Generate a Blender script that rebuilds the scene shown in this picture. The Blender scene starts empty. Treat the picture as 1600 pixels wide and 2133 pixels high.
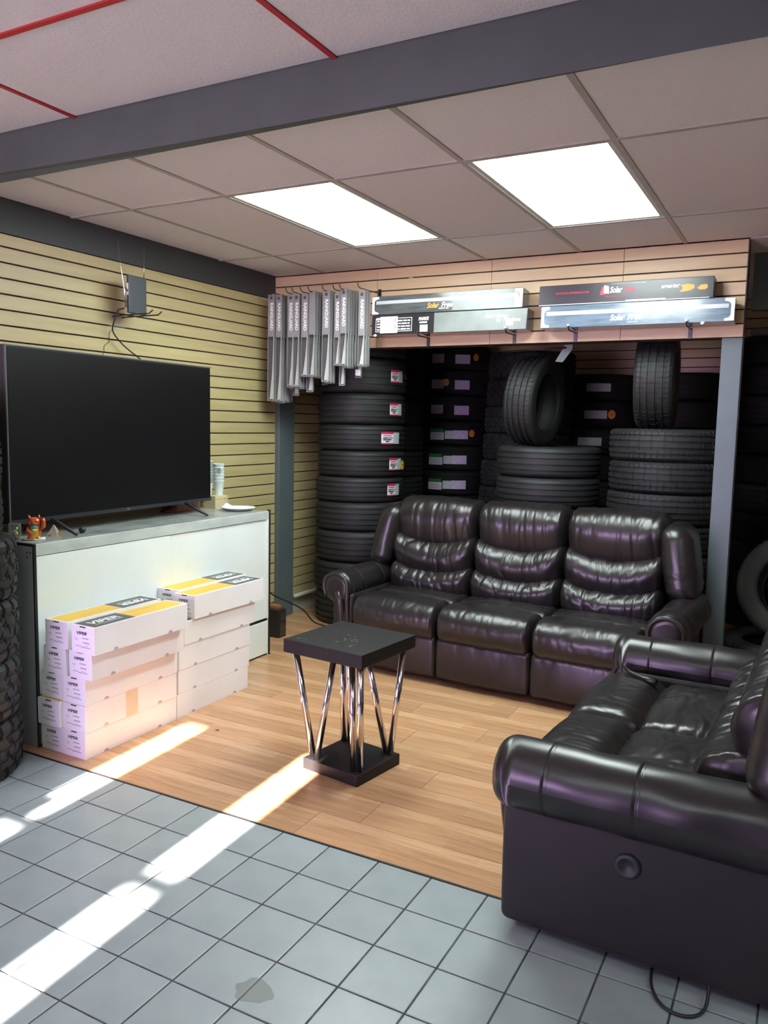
import bpy, math, random
import numpy as np
from mathutils import Vector, Matrix, noise

random.seed(7)
PI = math.pi
S = bpy.context.scene
COL = S.collection

# ------------------------------------------------------------------ camera
def cam_axes(yaw, pitch, roll):
    f = Vector((math.sin(yaw)*math.cos(pitch), math.cos(yaw)*math.cos(pitch), math.sin(pitch)))
    r0 = Vector((math.cos(yaw), -math.sin(yaw), 0)); u0 = r0.cross(f)
    return (math.cos(roll)*r0+math.sin(roll)*u0, -math.sin(roll)*r0+math.cos(roll)*u0, f)
R_, U_, F_ = cam_axes(math.radians(-28.006), math.radians(-6.265), math.radians(1.164))
cd = bpy.data.cameras.new('camera'); cam = bpy.data.objects.new('camera', cd); COL.objects.link(cam)
cam.matrix_world = Matrix(((R_.x, U_.x, -F_.x, 0), (R_.y, U_.y, -F_.y, 0), (R_.z, U_.z, -F_.z, 1.513), (0, 0, 0, 1)))
cd.sensor_fit = 'VERTICAL'; cd.sensor_height = 36; cd.lens = 1672.1/2133*36
cd.clip_start = .05
S.camera = cam

# ------------------------------------------------------------------ sky, sun, exposure
SKY_COL = (0.80, 0.53, 1.0); SKY_STR = 19.0
SUN_EL = 29.0; SUN_STR = 95.0
PANEL_STR = 23.5
FRONT_FILL_STR = 10.5  # strength of the added fill panels, out of view
W = bpy.data.worlds.new('world'); S.world = W; W.use_nodes = True
bg = W.node_tree.nodes['Background']; bg.inputs[0].default_value = (*SKY_COL, 1); bg.inputs[1].default_value = SKY_STR
sl = bpy.data.lights.new('sun', 'SUN'); so = bpy.data.objects.new('sun', sl); COL.objects.link(so)
sl.energy = SUN_STR; sl.angle = math.radians(0.6); sl.color = (1, .93, .88)
el = math.radians(SUN_EL)
sd = Vector((-.06, 1, 0)).normalized()*math.cos(el) + Vector((0, 0, -math.sin(el)))   # travel direction
so.rotation_euler = sd.to_track_quat('-Z', 'Y').to_euler(); so.location = (0, -8, 6)
# sky light guided through the shop window
pl = bpy.data.lights.new('window_portal', 'AREA'); po = bpy.data.objects.new('window_portal', pl); COL.objects.link(po)
pl.shape = 'RECTANGLE'; pl.size = 2.0; pl.size_y = 1.96; pl.cycles.is_portal = True
po.location = (-2.5, -1.2, 1.4); po.rotation_euler = (PI/2, 0, PI)
S.view_settings.view_transform = 'Standard'; S.view_settings.look = 'None'
S.view_settings.exposure = 0.15; S.view_settings.gamma = 1.0; S.view_settings.use_curve_mapping = False
S.cycles.use_denoising = True
S.cycles.max_bounces = 8; S.cycles.diffuse_bounces = 5; S.cycles.glossy_bounces = 4; S.cycles.transparent_max_bounces = 16
S.cycles.sample_clamp_indirect = 6; S.cycles.caustics_reflective = False; S.cycles.caustics_refractive = False

# ------------------------------------------------------------------ materials
def P(name, col, rough=.5, metal=0., spec=.5, bump=None, var=None, coat=0., alpha=1., trans=0., rnd=0.):
    """bump=(scale xyz or number, strength, detail, distance); var=(scale xyz or number, colour 2, lo, hi)"""
    m = bpy.data.materials.new(name); m.use_nodes = True
    nt = m.node_tree; N = nt.nodes; L = nt.links; b = N['Principled BSDF']
    b.inputs['Base Color'].default_value = (*col, 1); b.inputs['Roughness'].default_value = rough
    b.inputs['Metallic'].default_value = metal; b.inputs['Specular IOR Level'].default_value = spec
    b.inputs['Coat Weight'].default_value = coat; b.inputs['Coat Roughness'].default_value = .15
    b.inputs['Alpha'].default_value = alpha; b.inputs['Transmission Weight'].default_value = trans
    tc = N.new('ShaderNodeTexCoord')
    def nz(scale, detail, rough_=.55):
        mp = N.new('ShaderNodeMapping'); L.new(tc.outputs['Object'], mp.inputs[0])
        if not isinstance(scale, (tuple, list)): scale = (scale,)*3
        mp.inputs['Scale'].default_value = scale
        n = N.new('ShaderNodeTexNoise'); n.inputs['Scale'].default_value = 1; n.inputs['Detail'].default_value = detail
        n.inputs['Roughness'].default_value = rough_
        L.new(mp.outputs[0], n.inputs['Vector']); return n
    src = None
    if var:
        n = nz(var[0], 5); r = N.new('ShaderNodeMapRange'); r.inputs[1].default_value = var[2]; r.inputs[2].default_value = var[3]
        L.new(n.outputs[0], r.inputs[0])
        mx = N.new('ShaderNodeMix'); mx.data_type = 'RGBA'; mx.inputs[6].default_value = (*col, 1); mx.inputs[7].default_value = (*var[1], 1)
        L.new(r.outputs[0], mx.inputs[0]); src = mx.outputs[2]
    if rnd:
        oi = N.new('ShaderNodeObjectInfo'); hs = N.new('ShaderNodeHueSaturation')
        mr = N.new('ShaderNodeMapRange'); mr.inputs[3].default_value = 1-rnd; mr.inputs[4].default_value = 1+rnd
        L.new(oi.outputs['Random'], mr.inputs[0]); L.new(mr.outputs[0], hs.inputs['Value'])
        if src is None: hs.inputs['Color'].default_value = (*col, 1)
        else: L.new(src, hs.inputs['Color'])
        src = hs.outputs[0]
    if src is not None: L.new(src, b.inputs['Base Color'])
    if bump:
        n = nz(bump[0], bump[2]); bp = N.new('ShaderNodeBump'); bp.inputs['Strength'].default_value = bump[1]
        bp.inputs['Distance'].default_value = bump[3] if len(bump) > 3 else .002
        L.new(n.outputs[0], bp.inputs['Height']); L.new(bp.outputs[0], b.inputs['Normal'])
    return m

def emit(name, col, st):
    m = bpy.data.materials.new(name); m.use_nodes = True; nt = m.node_tree; nt.nodes.remove(nt.nodes['Principled BSDF'])
    e = nt.nodes.new('ShaderNodeEmission'); e.inputs[0].default_value = (*col, 1); e.inputs[1].default_value = st
    nt.links.new(e.outputs[0], nt.nodes['Material Output'].inputs[0]); return m

M = {}
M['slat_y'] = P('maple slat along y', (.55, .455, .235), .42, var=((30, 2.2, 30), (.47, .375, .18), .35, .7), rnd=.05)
M['slat_x'] = P('maple slat along x', (.68, .50, .295), .42, var=((2.2, 30, 30), (.60, .43, .25), .35, .7), rnd=.04)
M['groove'] = P('dark slot', (.035, .02, .012), .8)
M['band_paint'] = P('charcoal band paint', (.048, .054, .056), .5, bump=(60, .08, 4), var=(3, (.043, .048, .05), .4, .6))
M['grey_paint'] = P('grey wall paint', (.115, .145, .15), .45, bump=(60, .08, 4), var=(3, (.105, .13, .135), .4, .6))
M['beam_paint'] = P('grey beam paint', (.066, .075, .077), .6, bump=(8, .15, 6, .006), var=(3, (.058, .066, .068), .4, .6))
M['post_paint'] = P('blue grey post paint', (.108, .135, .152), .45, var=(4, (.10, .124, .14), .4, .6))
M['dark_wall'] = P('dark wall', (.06, .06, .07), .7, var=(3, (.05, .05, .06), .4, .6))
M['plain_wall'] = P('plain wall', (.42, .40, .38), .7, var=(2, (.38, .36, .34), .4, .6))
M['ceil_tile'] = P('mineral ceiling tile', (.75, .695, .725), .9, spec=.1, bump=((55, 110, 55), .35, 6, .004), var=((130, 60, 60), (.58, .51, .52), .62, .75), rnd=.02)
M['ceil_tile_f'] = P('front ceiling tile', (.70, .65, .69), .9, spec=.1, bump=((110, 55, 55), .5, 6, .004), var=((120, 45, 60), (.50, .45, .47), .64, .74), rnd=.02)
M['grid'] = P('ceiling grid', (.40, .37, .35), .5, var=(6, (.36, .33, .30), .4, .6))
M['red_grid'] = P('red ceiling grid', (.42, .012, .028), .45, var=(6, (.36, .01, .022), .4, .6))
M['lens'] = emit('light lens', (.87, 1, .965), PANEL_STR)
M['fill_lens'] = emit('added fill lens', (.87, 1, .97), FRONT_FILL_STR)
M['fixture'] = P('fixture frame', (.55, .54, .50), .4, var=(9, (.5, .49, .45), .4, .6))
M['grout'] = P('dark grout', (.115, .12, .125), .9, var=(20, (.05, .052, .055), .4, .6))
M['white_board'] = P('white laminate', (.85, .90, .88), .32, var=(2.5, (.81, .86, .84), .4, .65), coat=.15)
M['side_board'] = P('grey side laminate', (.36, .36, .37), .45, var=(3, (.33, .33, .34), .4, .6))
M['marble'] = P('grey stone laminate', (.34, .37, .355), .2, var=((9, 5, 14), (.22, .24, .23), .42, .66))
M['marble_edge'] = P('pale stone laminate edge', (.52, .57, .545), .3, var=((9, 5, 14), (.42, .46, .44), .42, .66))
M['black_trim'] = P('black edging', (.014, .012, .013), .4, rnd=.02)
M['skirt'] = P('skirting paint', (.52, .54, .47), .5, var=(4, (.47, .49, .42), .4, .6))
M['leather'] = P('dark brown leather', (.0125, .0105, .0108), .31, spec=.52, bump=(300, .2, 3, .001), var=(7, (.016, .0125, .0122), .4, .65))
M['leather_side'] = P('dark leather side panel', (.014, .0115, .013), .45, spec=.42, bump=(300, .2, 3, .001), var=(7, (.017, .0135, .0145), .4, .65))
M['tyre'] = P('tyre rubber', (.0135, .014, .014), .56, spec=.36, var=(9, (.017, .0175, .0175), .4, .6), rnd=.12)
M['tyre_worn'] = P('worn grey tyre rubber', (.034, .036, .034), .65, spec=.3, var=(7, (.045, .046, .043), .4, .65), rnd=.05)
M['tyre_dull'] = P('dull tyre rubber', (.0105, .0105, .011), .7, spec=.22, var=(7, (.015, .015, .015), .4, .65), rnd=.12)
M['table_black'] = P('worn black paint', (.011, .009, .010), .5, spec=.3, var=(26, (.03, .027, .025), .66, .74), bump=(40, .1, 4))
M['chrome'] = P('chrome', (.80, .74, .74), .13, metal=1, var=(5, (.74, .68, .68), .4, .6))
M['tv_screen'] = P('tv screen', (.006, .005, .006), .33, spec=.35, var=(3, (.0065, .006, .0065), .4, .6))
M['tv_frame'] = P('tv bezel', (.035, .036, .04), .3, var=(3, (.03, .03, .034), .4, .6))
M['tv_silver'] = P('tv edge strip', (.16, .17, .18), .3, metal=.5, var=(3, (.14, .15, .16), .4, .6))
M['carton'] = P('white carton', (.90, .875, .89), .6, var=(5, (.86, .83, .85), .45, .7), bump=(7, .15, 3, .003))
M['yellow'] = P('yellow print', (.80, .50, .035), .35, var=(4, (.74, .45, .03), .4, .65))
M['char'] = P('charcoal print', (.055, .057, .058), .4, rnd=.05)
M['white'] = P('white print', (.86, .88, .87), .5, rnd=.02)
M['ink'] = P('black ink', (.02, .018, .022), .5, rnd=.02)
M['pale_ink'] = P('pale ink', (.45, .40, .46), .6, rnd=.05)
M['ochre_ink'] = P('ochre ink', (.33, .17, .02), .6, rnd=.05)
M['tape'] = P('packing tape', (.70, .57, .44), .3, var=(20, (.66, .53, .40), .4, .6))
M['card_grey'] = P('grey sleeve card', (.27, .26, .265), .4, var=(14, (.24, .23, .235), .4, .6))
M['card_pale'] = P('pale insert card', (.50, .53, .50), .45, var=(14, (.46, .49, .46), .4, .6))
M['clear'] = P('clear blister', (.8, .85, .84), .12, alpha=.07, spec=.8)
M['rubber_blade'] = P('wiper rubber', (.028, .024, .024), .4, rnd=.08)
M['box_black'] = P('gloss black box print', (.022, .020, .024), .16, coat=.45, var=(4, (.028, .026, .03), .4, .6), bump=(9, .35, 3, .004))
M['box_ink'] = P('black box print', (.020, .018, .022), .3, coat=.12, var=(4, (.026, .024, .028), .4, .6), bump=(9, .2, 3, .004))
M['box_grey_sheen'] = P('grey box print', (.15, .17, .16), .34, coat=.2, var=(4, (.20, .23, .21), .4, .6), bump=(9, .35, 3, .004))  # grey print, lightened to stand in for the ceiling panels' reflection
M['box_char'] = P('charcoal box print', (.06, .065, .068), .18, coat=.45, var=((6, 6, 60), (.10, .11, .11), .4, .62), bump=(9, .35, 3, .004))
M['box_blue'] = P('blue grey box print', (.10, .145, .20), .18, coat=.3, var=((6, 6, 60), (.16, .21, .27), .4, .62), bump=(9, .35, 3, .004))
M['silver_print'] = P('silver print band', (.55, .58, .60), .25, var=((5, 5, 90), (.45, .48, .50), .4, .6))
M['orange_print'] = P('orange print', (.80, .36, .03), .4, rnd=.04)
M['red_print'] = P('red print', (.42, .025, .04), .4, rnd=.04)
M['metal_dark'] = P('dark metal', (.05, .045, .045), .35, metal=.7, rnd=.05)
M['metal'] = P('bright metal', (.6, .6, .6), .25, metal=1, rnd=.05)
M['antenna'] = P('dark slate plastic', (.045, .055, .066), .45, var=(6, (.04, .05, .06), .4, .6))
M['cable'] = P('black cable', (.012, .012, .013), .5, rnd=.05)
M['orange'] = P('orange glaze', (.62, .105, .02), .25, coat=.5, var=(30, (.5, .07, .02), .4, .65))
M['gold'] = P('gold glaze', (.80, .48, .08), .25, metal=.6, var=(30, (.7, .40, .05), .4, .65))
M['gold_green'] = P('antique gold', (.34, .26, .03), .2, metal=.7, var=(70, (.05, .06, .015), .42, .6))
M['teal'] = P('teal glaze', (.05, .36, .30), .3, rnd=.03)
M['ear_red'] = P('red glaze', (.42, .03, .04), .3, rnd=.03)
M['glass'] = P('clear acrylic', (.85, .88, .86), .05, alpha=.18, spec=.9)
M['crystal'] = P('crystal', (.75, .62, .58), .05, alpha=.5, spec=1.)
M['plate'] = P('white paper plate', (.84, .85, .88), .5, rnd=.02)
M['tissue'] = P('white tissue', (.80, .82, .86), .8, bump=(60, .3, 3, .004), rnd=.02)
M['kraft'] = P('tan cardboard', (.60, .50, .29), .6, var=(6, (.55, .46, .26), .4, .6))
M['brown_box'] = P('orange brown cardboard', (.34, .14, .065), .5, var=(5, (.28, .11, .05), .4, .6))
M['cup'] = P('white cup', (.72, .79, .77), .5, rnd=.02)
M['cup_dark'] = P('cup dark pattern', (.03, .05, .06), .5, rnd=.02)
M['label'] = P('white sticker', (.70, .70, .72), .35, rnd=.03)
M['label_g'] = P('grey sticker', (.46, .50, .52), .35, var=(30, (.40, .44, .46), .4, .6))
M['label_l'] = P('lilac sticker', (.62, .54, .70), .4, var=(60, (.52, .44, .60), .45, .62))
M['label_r'] = P('crimson sticker', (.50, .02, .08), .4, rnd=.03)
M['label_gr'] = P('green sticker', (.02, .18, .04), .4, rnd=.03)
M['label_y'] = P('yellow tag', (.85, .55, .02), .4, rnd=.03)
M['label_o'] = P('orange tag', (.75, .25, .03), .4, rnd=.03)
M['sole'] = P('black plastic', (.018, .018, .02), .5, rnd=.05)
M['concrete'] = P('concrete', (.40, .39, .37), .9, var=(3, (.34, .33, .31), .4, .6))
M['stain'] = P('brown floor stain', (.22, .20, .13), .6, rnd=.05)
M['leaf'] = P('dry leaf', (.16, .10, .05), .7, rnd=.05)

def tile_mat():
    m = P('grey ceramic floor tile', (.33, .375, .38), .34, spec=.5, var=(5, (.275, .315, .32), .35, .7), rnd=.045, bump=(14, .08, 4, .002))
    return m
M['tile'] = tile_mat()

def plank_mat():
    """three-strip oak laminate: the strips and their grain are printed on each board"""
    m = bpy.data.materials.new('oak laminate board'); m.use_nodes = True; nt = m.node_tree; N = nt.nodes; L = nt.links
    b = N['Principled BSDF']; b.inputs['Roughness'].default_value = .27; b.inputs['Specular IOR Level'].default_value = .5
    tc = N.new('ShaderNodeTexCoord')
    br = N.new('ShaderNodeTexBrick'); L.new(tc.outputs['Object'], br.inputs['Vector'])
    br.offset = .37; br.offset_frequency = 2; br.squash = 1.35; br.squash_frequency = 3
    br.inputs['Scale'].default_value = 1; br.inputs['Brick Width'].default_value = .41; br.inputs['Row Height'].default_value = .064
    br.inputs['Mortar Size'].default_value = .0006; br.inputs['Mortar Smooth'].default_value = .3; br.inputs['Bias'].default_value = 0
    br.inputs['Color1'].default_value = (.46, .245, .125, 1); br.inputs['Color2'].default_value = (.60, .36, .205, 1)
    br.inputs['Mortar'].default_value = (.40, .20, .10, 1)
    mp = N.new('ShaderNodeMapping'); mp.inputs['Scale'].default_value = (3.2, 46, 10); L.new(tc.outputs['Object'], mp.inputs[0])
    n = N.new('ShaderNodeTexNoise'); n.inputs['Scale'].default_value = 1; n.inputs['Detail'].default_value = 6; n.inputs['Distortion'].default_value = 1.4
    L.new(mp.outputs[0], n.inputs['Vector'])
    r = N.new('ShaderNodeMapRange'); r.inputs[1].default_value = .35; r.inputs[2].default_value = .7; r.inputs[3].default_value = 1.1; r.inputs[4].default_value = .82
    L.new(n.outputs[0], r.inputs[0])
    oi = N.new('ShaderNodeObjectInfo'); mr = N.new('ShaderNodeMapRange'); mr.inputs[3].default_value = .93; mr.inputs[4].default_value = 1.07
    L.new(oi.outputs['Random'], mr.inputs[0])
    mu = N.new('ShaderNodeMath'); mu.operation = 'MULTIPLY'; L.new(r.outputs[0], mu.inputs[0]); L.new(mr.outputs[0], mu.inputs[1])
    hs = N.new('ShaderNodeHueSaturation'); L.new(br.outputs[0], hs.inputs['Color']); L.new(mu.outputs[0], hs.inputs['Value'])
    L.new(hs.outputs[0], b.inputs['Base Color'])
    return m
M['plank'] = plank_mat()

# ------------------------------------------------------------------ mesh helpers
class MB:
    def __init__(s): s.v = []; s.f = []; s.m = []; s.mats = []; s.cur = 0
    def use(s, key):
        if key not in s.mats: s.mats.append(key)
        s.cur = s.mats.index(key); return s
    def add(s, vs, fs):
        o = len(s.v); s.v += [tuple(v) for v in vs]
        for f in fs: s.f.append(tuple(i+o for i in f)); s.m.append(s.cur)
        return s
    def box(s, x0, x1, y0, y1, z0, z1):
        v = [(x, y, z) for x in (x0, x1) for y in (y0, y1) for z in (z0, z1)]
        return s.add(v, [(0, 1, 3, 2), (4, 6, 7, 5), (0, 4, 5, 1), (2, 3, 7, 6), (0, 2, 6, 4), (1, 5, 7, 3)])
    def poly(s, pts): return s.add(pts, [tuple(range(len(pts)))])
    def prism(s, pts, off):
        """closed outline pts extruded by the vector off"""
        n = len(pts); o = Vector(off); a = [Vector(p) for p in pts]
        return s.add(a+[p+o for p in a], [tuple(range(n))[::-1], tuple(range(n, 2*n))]+[(i, (i+1) % n, n+(i+1) % n, n+i) for i in range(n)])
    def tube(s, pts, r, seg=8, cap=True):
        pts = [Vector(p) for p in pts]; n = len(pts); rs = r if isinstance(r, (list, tuple)) else [r]*n
        vs = []; prev = None
        for i, p in enumerate(pts):
            t = (pts[min(i+1, n-1)]-pts[max(i-1, 0)]).normalized()
            a = t.orthogonal().normalized() if prev is None else (prev-t*prev.dot(t)).normalized()
            prev = a; b = t.cross(a)
            for k in range(seg):
                q = 2*PI*k/seg; vs.append(p+rs[i]*(math.cos(q)*a+math.sin(q)*b))
        fs = [(i*seg+k, i*seg+(k+1) % seg, (i+1)*seg+(k+1) % seg, (i+1)*seg+k) for i in range(n-1) for k in range(seg)]
        if cap: fs += [tuple(range(seg))[::-1], tuple(range((n-1)*seg, n*seg))]
        return s.add(vs, fs)
    def cable(s, pts, r, seg=8, sub=6):
        P_ = [Vector(p) for p in pts]; P_ = [2*P_[0]-P_[1]]+P_+[2*P_[-1]-P_[-2]]; out = []
        for i in range(1, len(P_)-2):
            a, b, c, d = P_[i-1:i+3]
            for k in range(sub):
                t = k/sub; out.append(.5*((2*b)+(c-a)*t+(2*a-5*b+4*c-d)*t*t+(3*b-a-3*c+d)*t**3))
        out.append(P_[-2]); return s.tube(out, r, seg)
    def ell(s, c, r, seg=16, rings=10):
        vs = []; c = Vector(c)
        for i in range(rings+1):
            t = PI*i/rings
            for k in range(seg):
                q = 2*PI*k/seg; vs.append((c.x+r[0]*math.sin(t)*math.cos(q), c.y+r[1]*math.sin(t)*math.sin(q), c.z+r[2]*math.cos(t)))
        fs = [(i*seg+k, (i+1)*seg+k, (i+1)*seg+(k+1) % seg, i*seg+(k+1) % seg) for i in range(rings) for k in range(seg)]
        return s.add(vs, fs)
    def lathe(s, prof, c=(0, 0, 0), seg=24, closed=False):
        n = len(prof); vs = []
        for r, z in prof:
            for k in range(seg):
                q = 2*PI*k/seg; vs.append((c[0]+r*math.cos(q), c[1]+r*math.sin(q), c[2]+z))
        m = n if closed else n-1
        return s.add(vs, [(i*seg+k, i*seg+(k+1) % seg, ((i+1) % n)*seg+(k+1) % seg, ((i+1) % n)*seg+k) for i in range(m) for k in range(seg)])
    def grid(s, G):
        """G[i][j] points"""
        a = len(G); b = len(G[0])
        return s.add([p for row in G for p in row], [(i*b+j, (i+1)*b+j, (i+1)*b+j+1, i*b+j+1) for i in range(a-1) for j in range(b-1)])
    def mesh(s, name, mat=None, smooth=False):
        me = bpy.data.meshes.new(name); me.from_pydata(s.v, [], s.f); me.update()
        for k in (s.mats or [mat]): me.materials.append(M[k] if isinstance(k, str) else k)
        if len(s.mats) > 1: me.polygons.foreach_set('material_index', s.m)
        if smooth: me.polygons.foreach_set('use_smooth', [True]*len(me.polygons))
        return me
    def build(s, name, mat=None, parent=None, smooth=False, bevel=0, loc=None, rot=None):
        return link(name, s.mesh(name, mat, smooth), parent, loc, rot, bevel, smooth)

def link(name, me, parent=None, loc=None, rot=None, bevel=0, smooth=False):
    o = bpy.data.objects.new(name, me); COL.objects.link(o)
    if parent is not None: o.parent = parent
    if loc is not None: o.location = loc
    if rot is not None: o.rotation_euler = rot
    if bevel:
        b = o.modifiers.new('bevel', 'BEVEL'); b.width = bevel; b.segments = 2; b.limit_method = 'ANGLE'
    return o
def thing(name, label, cat, loc=(0, 0, 0), rot=(0, 0, 0), group=None):
    o = bpy.data.objects.new(name, None); COL.objects.link(o); o.location = loc; o.rotation_euler = rot
    o.empty_display_size = .05
    return tag(o, label, cat, group)
def tag(o, label, cat, group=None):
    o['label'] = label; o['category'] = cat
    if group: o['group'] = group
    return o
def struct(o): o['kind'] = 'structure'; return o
def stuff(o): o['kind'] = 'stuff'; return o
def dup_tree(o, parent=None):
    c = o.copy(); COL.objects.link(c)
    if parent is not None: c.parent = parent
    for ch in list(o.children): dup_tree(ch, c)
    return c

_tc = {}
def text_mesh(txt, size, mat, shear=0., bold=0., width=None, squash=1.):
    """flat lettering in the XY plane, centred"""
    cu = bpy.data.curves.new('t', 'FONT'); cu.body = txt; cu.size = size; cu.shear = shear; cu.offset = bold
    cu.align_x = 'CENTER'; cu.align_y = 'CENTER'; cu.resolution_u = 3
    ob = bpy.data.objects.new('t', cu)
    me = bpy.data.meshes.new_from_object(ob); bpy.data.objects.remove(ob); bpy.data.curves.remove(cu)
    xs = [v.co.x for v in me.vertices]; ys = [v.co.y for v in me.vertices]
    cx = (max(xs)+min(xs))/2; cy = (max(ys)+min(ys))/2; sx = width/(max(xs)-min(xs)) if width else 1.
    for v in me.vertices: v.co.x = (v.co.x-cx)*sx; v.co.y = (v.co.y-cy)*squash
    me.materials.clear(); me.materials.append(M[mat]); return me
# rotations that lay lettering (XY plane) onto faces
ON_FRONT = (PI/2, 0, 0)           # faces -Y
ON_RIGHT = (PI/2, 0, PI/2)        # faces +X

def soft_mesh(name, half, r, mat, step=.012, bulge=0., fn=None, seed=0, crease=None, k=5, xr=1.):
    """upholstered pad: rounded box with a bulge, creases and a free deformation"""
    half = np.array(half, float); half[0] *= xr; steps = (step*xr, step, step); r = min(r, half.min()*.98); inner = half-r
    def axis(i):
        a = inner[i]; n = max(3, int(round(2*a/steps[i])))
        th = np.linspace(PI/4, 0, k+1)
        edge = a+r*np.tan(th)          # from half to inner
        return np.concatenate([-edge[:-1], np.linspace(-a, a, n), edge[:-1][::-1]])
    ax = [axis(i) for i in range(3)]
    V = []; Fc = []; off = 0
    for i in range(3):
        j, l = (i+1) % 3, (i+2) % 3
        for sgn in (-1, 1):
            A, B = np.meshgrid(ax[j], ax[l], indexing='ij'); p = np.zeros(A.shape+(3,)); p[..., j] = A; p[..., l] = B; p[..., i] = sgn*half[i]
            na, nb = A.shape; V.append(p.reshape(-1, 3)); idx = np.arange(na*nb).reshape(na, nb)+off; off += na*nb
            q = np.stack([idx[:-1, :-1], idx[1:, :-1], idx[1:, 1:], idx[:-1, 1:]], -1).reshape(-1, 4)
            Fc.append(q if sgn > 0 else q[:, ::-1])
    V = np.concatenate(V); Fc = np.concatenate(Fc)
    key = np.round(V*1e6).astype(np.int64); _, first, inv = np.unique(key, axis=0, return_index=True, return_inverse=True)
    V = V[first]; Fc = inv.reshape(-1)[Fc]
    q = np.clip(V, -inner, inner); d = V-q; n = d/np.linalg.norm(d, axis=1)[:, None]
    X = q+r*n; p = X/half
    w = np.prod(1-np.clip(p, -1, 1)**2*(1-n**2), axis=1)
    disp = bulge*w
    if crease:
        for (sc, amp, width, mask) in crease:
            s3 = np.array(sc)
            nn = np.array([noise.noise(Vector(c)) for c in (X*s3/np.array([xr, 1, 1])+seed*7.31)])
            disp = disp - amp*np.exp(-(nn/width)**2)*(mask(p) if mask else 1.) + amp*.5*nn*(mask(p) if mask else 1.)
    X = X+n*disp[:, None]
    X[:, 0] /= xr
    if fn is not None: X = fn(X, p)
    me = bpy.data.meshes.new(name); me.from_pydata(X.tolist(), [], Fc.tolist()); me.update()
    me.materials.append(M[mat]); me.polygons.foreach_set('use_smooth', [True]*len(me.polygons)); return me

# ------------------------------------------------------------------ floor
XL, YH, YB = -3.598, 4.98, 7.26           # left wall, header plane, alcove back wall
TS, TX, TY = .2012, -2.643, 2.336
floor = struct(MB().box(-3.7, 3.1, -1.3, 7.4, -.05, -.0035).build('floor', 'grout'))
tm = {}
def tile(x0, x1, y0, y1):
    key = (round(x1-x0, 3), round(y1-y0, 3))
    if key not in tm:
        a, b = key[0]/2-.0028, key[1]/2-.0028
        mb = MB().box(-a, a, -b, b, -.01, -.0008)
        mb.poly([(-a+.002, -b+.002, 0), (a-.002, -b+.002, 0), (a-.002, b-.002, 0), (-a+.002, b-.002, 0)])
        for p, q in (((-a, -b), (a, -b)), ((a, -b), (a, b)), ((a, b), (-a, b)), ((-a, b), (-a, -b))):
            f = lambda t: (t[0]-math.copysign(.002, t[0]), t[1]-math.copysign(.002, t[1]), 0)
            mb.poly([(*p, -.0008), (*q, -.0008), f(q), f(p)])
        tm[key] = mb.mesh('tile', 'tile')
    o = link('tile', tm[key], floor, ((x0+x1)/2, (y0+y1)/2, 0)); return o
for r in range(10):
    y1 = TY-TS*r; y0 = y1-TS
    for c in range(-5, 20):
        x0 = TX+TS*c; x1 = x0+TS
        tile(max(x0, XL), x1, y0, y1)
# tiles further towards the shop window, never in the photograph: one joined piece
mb = MB()
for r in range(10, 18):
    for c in range(-4, 28): mb.box(TX+TS*c+.003, TX+TS*(c+1)-.003, TY-TS*(r+1)+.003, TY-TS*r-.003, -.01, 0)
for r in range(10):
    for c in range(20, 28): mb.box(TX+TS*c+.003, TX+TS*(c+1)-.003, TY-TS*(r+1)+.003, TY-TS*r-.003, -.01, 0)
stuff(mb.build('tile_field', 'tile', floor))
# laminate boards
PW, PLN = .192, 1.21
pm = {}
def board(x0, x1, y0, y1):
    key = (round(x1-x0, 3), round(y1-y0, 3))
    if key not in pm:
        a, b = key; mb = MB().box(.0006, a-.0006, .0006, b-.0006, -.008, -.0006)
        mb.poly([(.0012, .0012, 0), (a-.0012, .0012, 0), (a-.0012, b-.0012, 0), (.0012, b-.0012, 0)]); pm[key] = mb.mesh('plank', 'plank')
    return link('plank', pm[key], floor, (x0, y0, .0005))
y = TY+.008; row = 0
while y < YB:
    y1 = min(y+PW, YB); x = XL-random.uniform(.1, 1.1)
    while x < 3.0:
        a, b = max(x, XL), min(x+PLN, 3.0)
        if b-a > .02: board(a, b, y, y1)
        x += PLN
    y = y1; row += 1
struct(MB().box(XL, 3.0, TY, TY+.008, -.003, .0008).build('trim_floor_edge', 'black_trim'))
# brown stain worn into the tiles and a dry leaf on the wood
mb = MB(); n = 22
mb.poly([(-1.217+.055*math.cos(2*PI*i/n)*(1+.12*math.sin(12*PI*i/n+1)), 1.607+.045*math.sin(2*PI*i/n)*(1+.15*math.cos(6*PI*i/n)), .0006) for i in range(n)])
mb.build('floor_stain', P('oily stain', (.235, .235, .185), .5, alpha=.35, var=(40, (.30, .31, .28), .4, .65)), floor)
lf = MB()
lf.prism([(-.012, 0, .004), (-.004, .006, .002), (.008, .007, .005), (.014, .001, .003), (.006, -.005, .002), (-.005, -.006, .005)], (0, 0, .0012)).build('leaf', 'leaf', None, loc=(-2.49, 2.98, 0))
tag(bpy.data.objects['leaf'], 'tiny dry curled leaf lying on the wood floor beside the bright sun streak', 'leaf')

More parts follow.
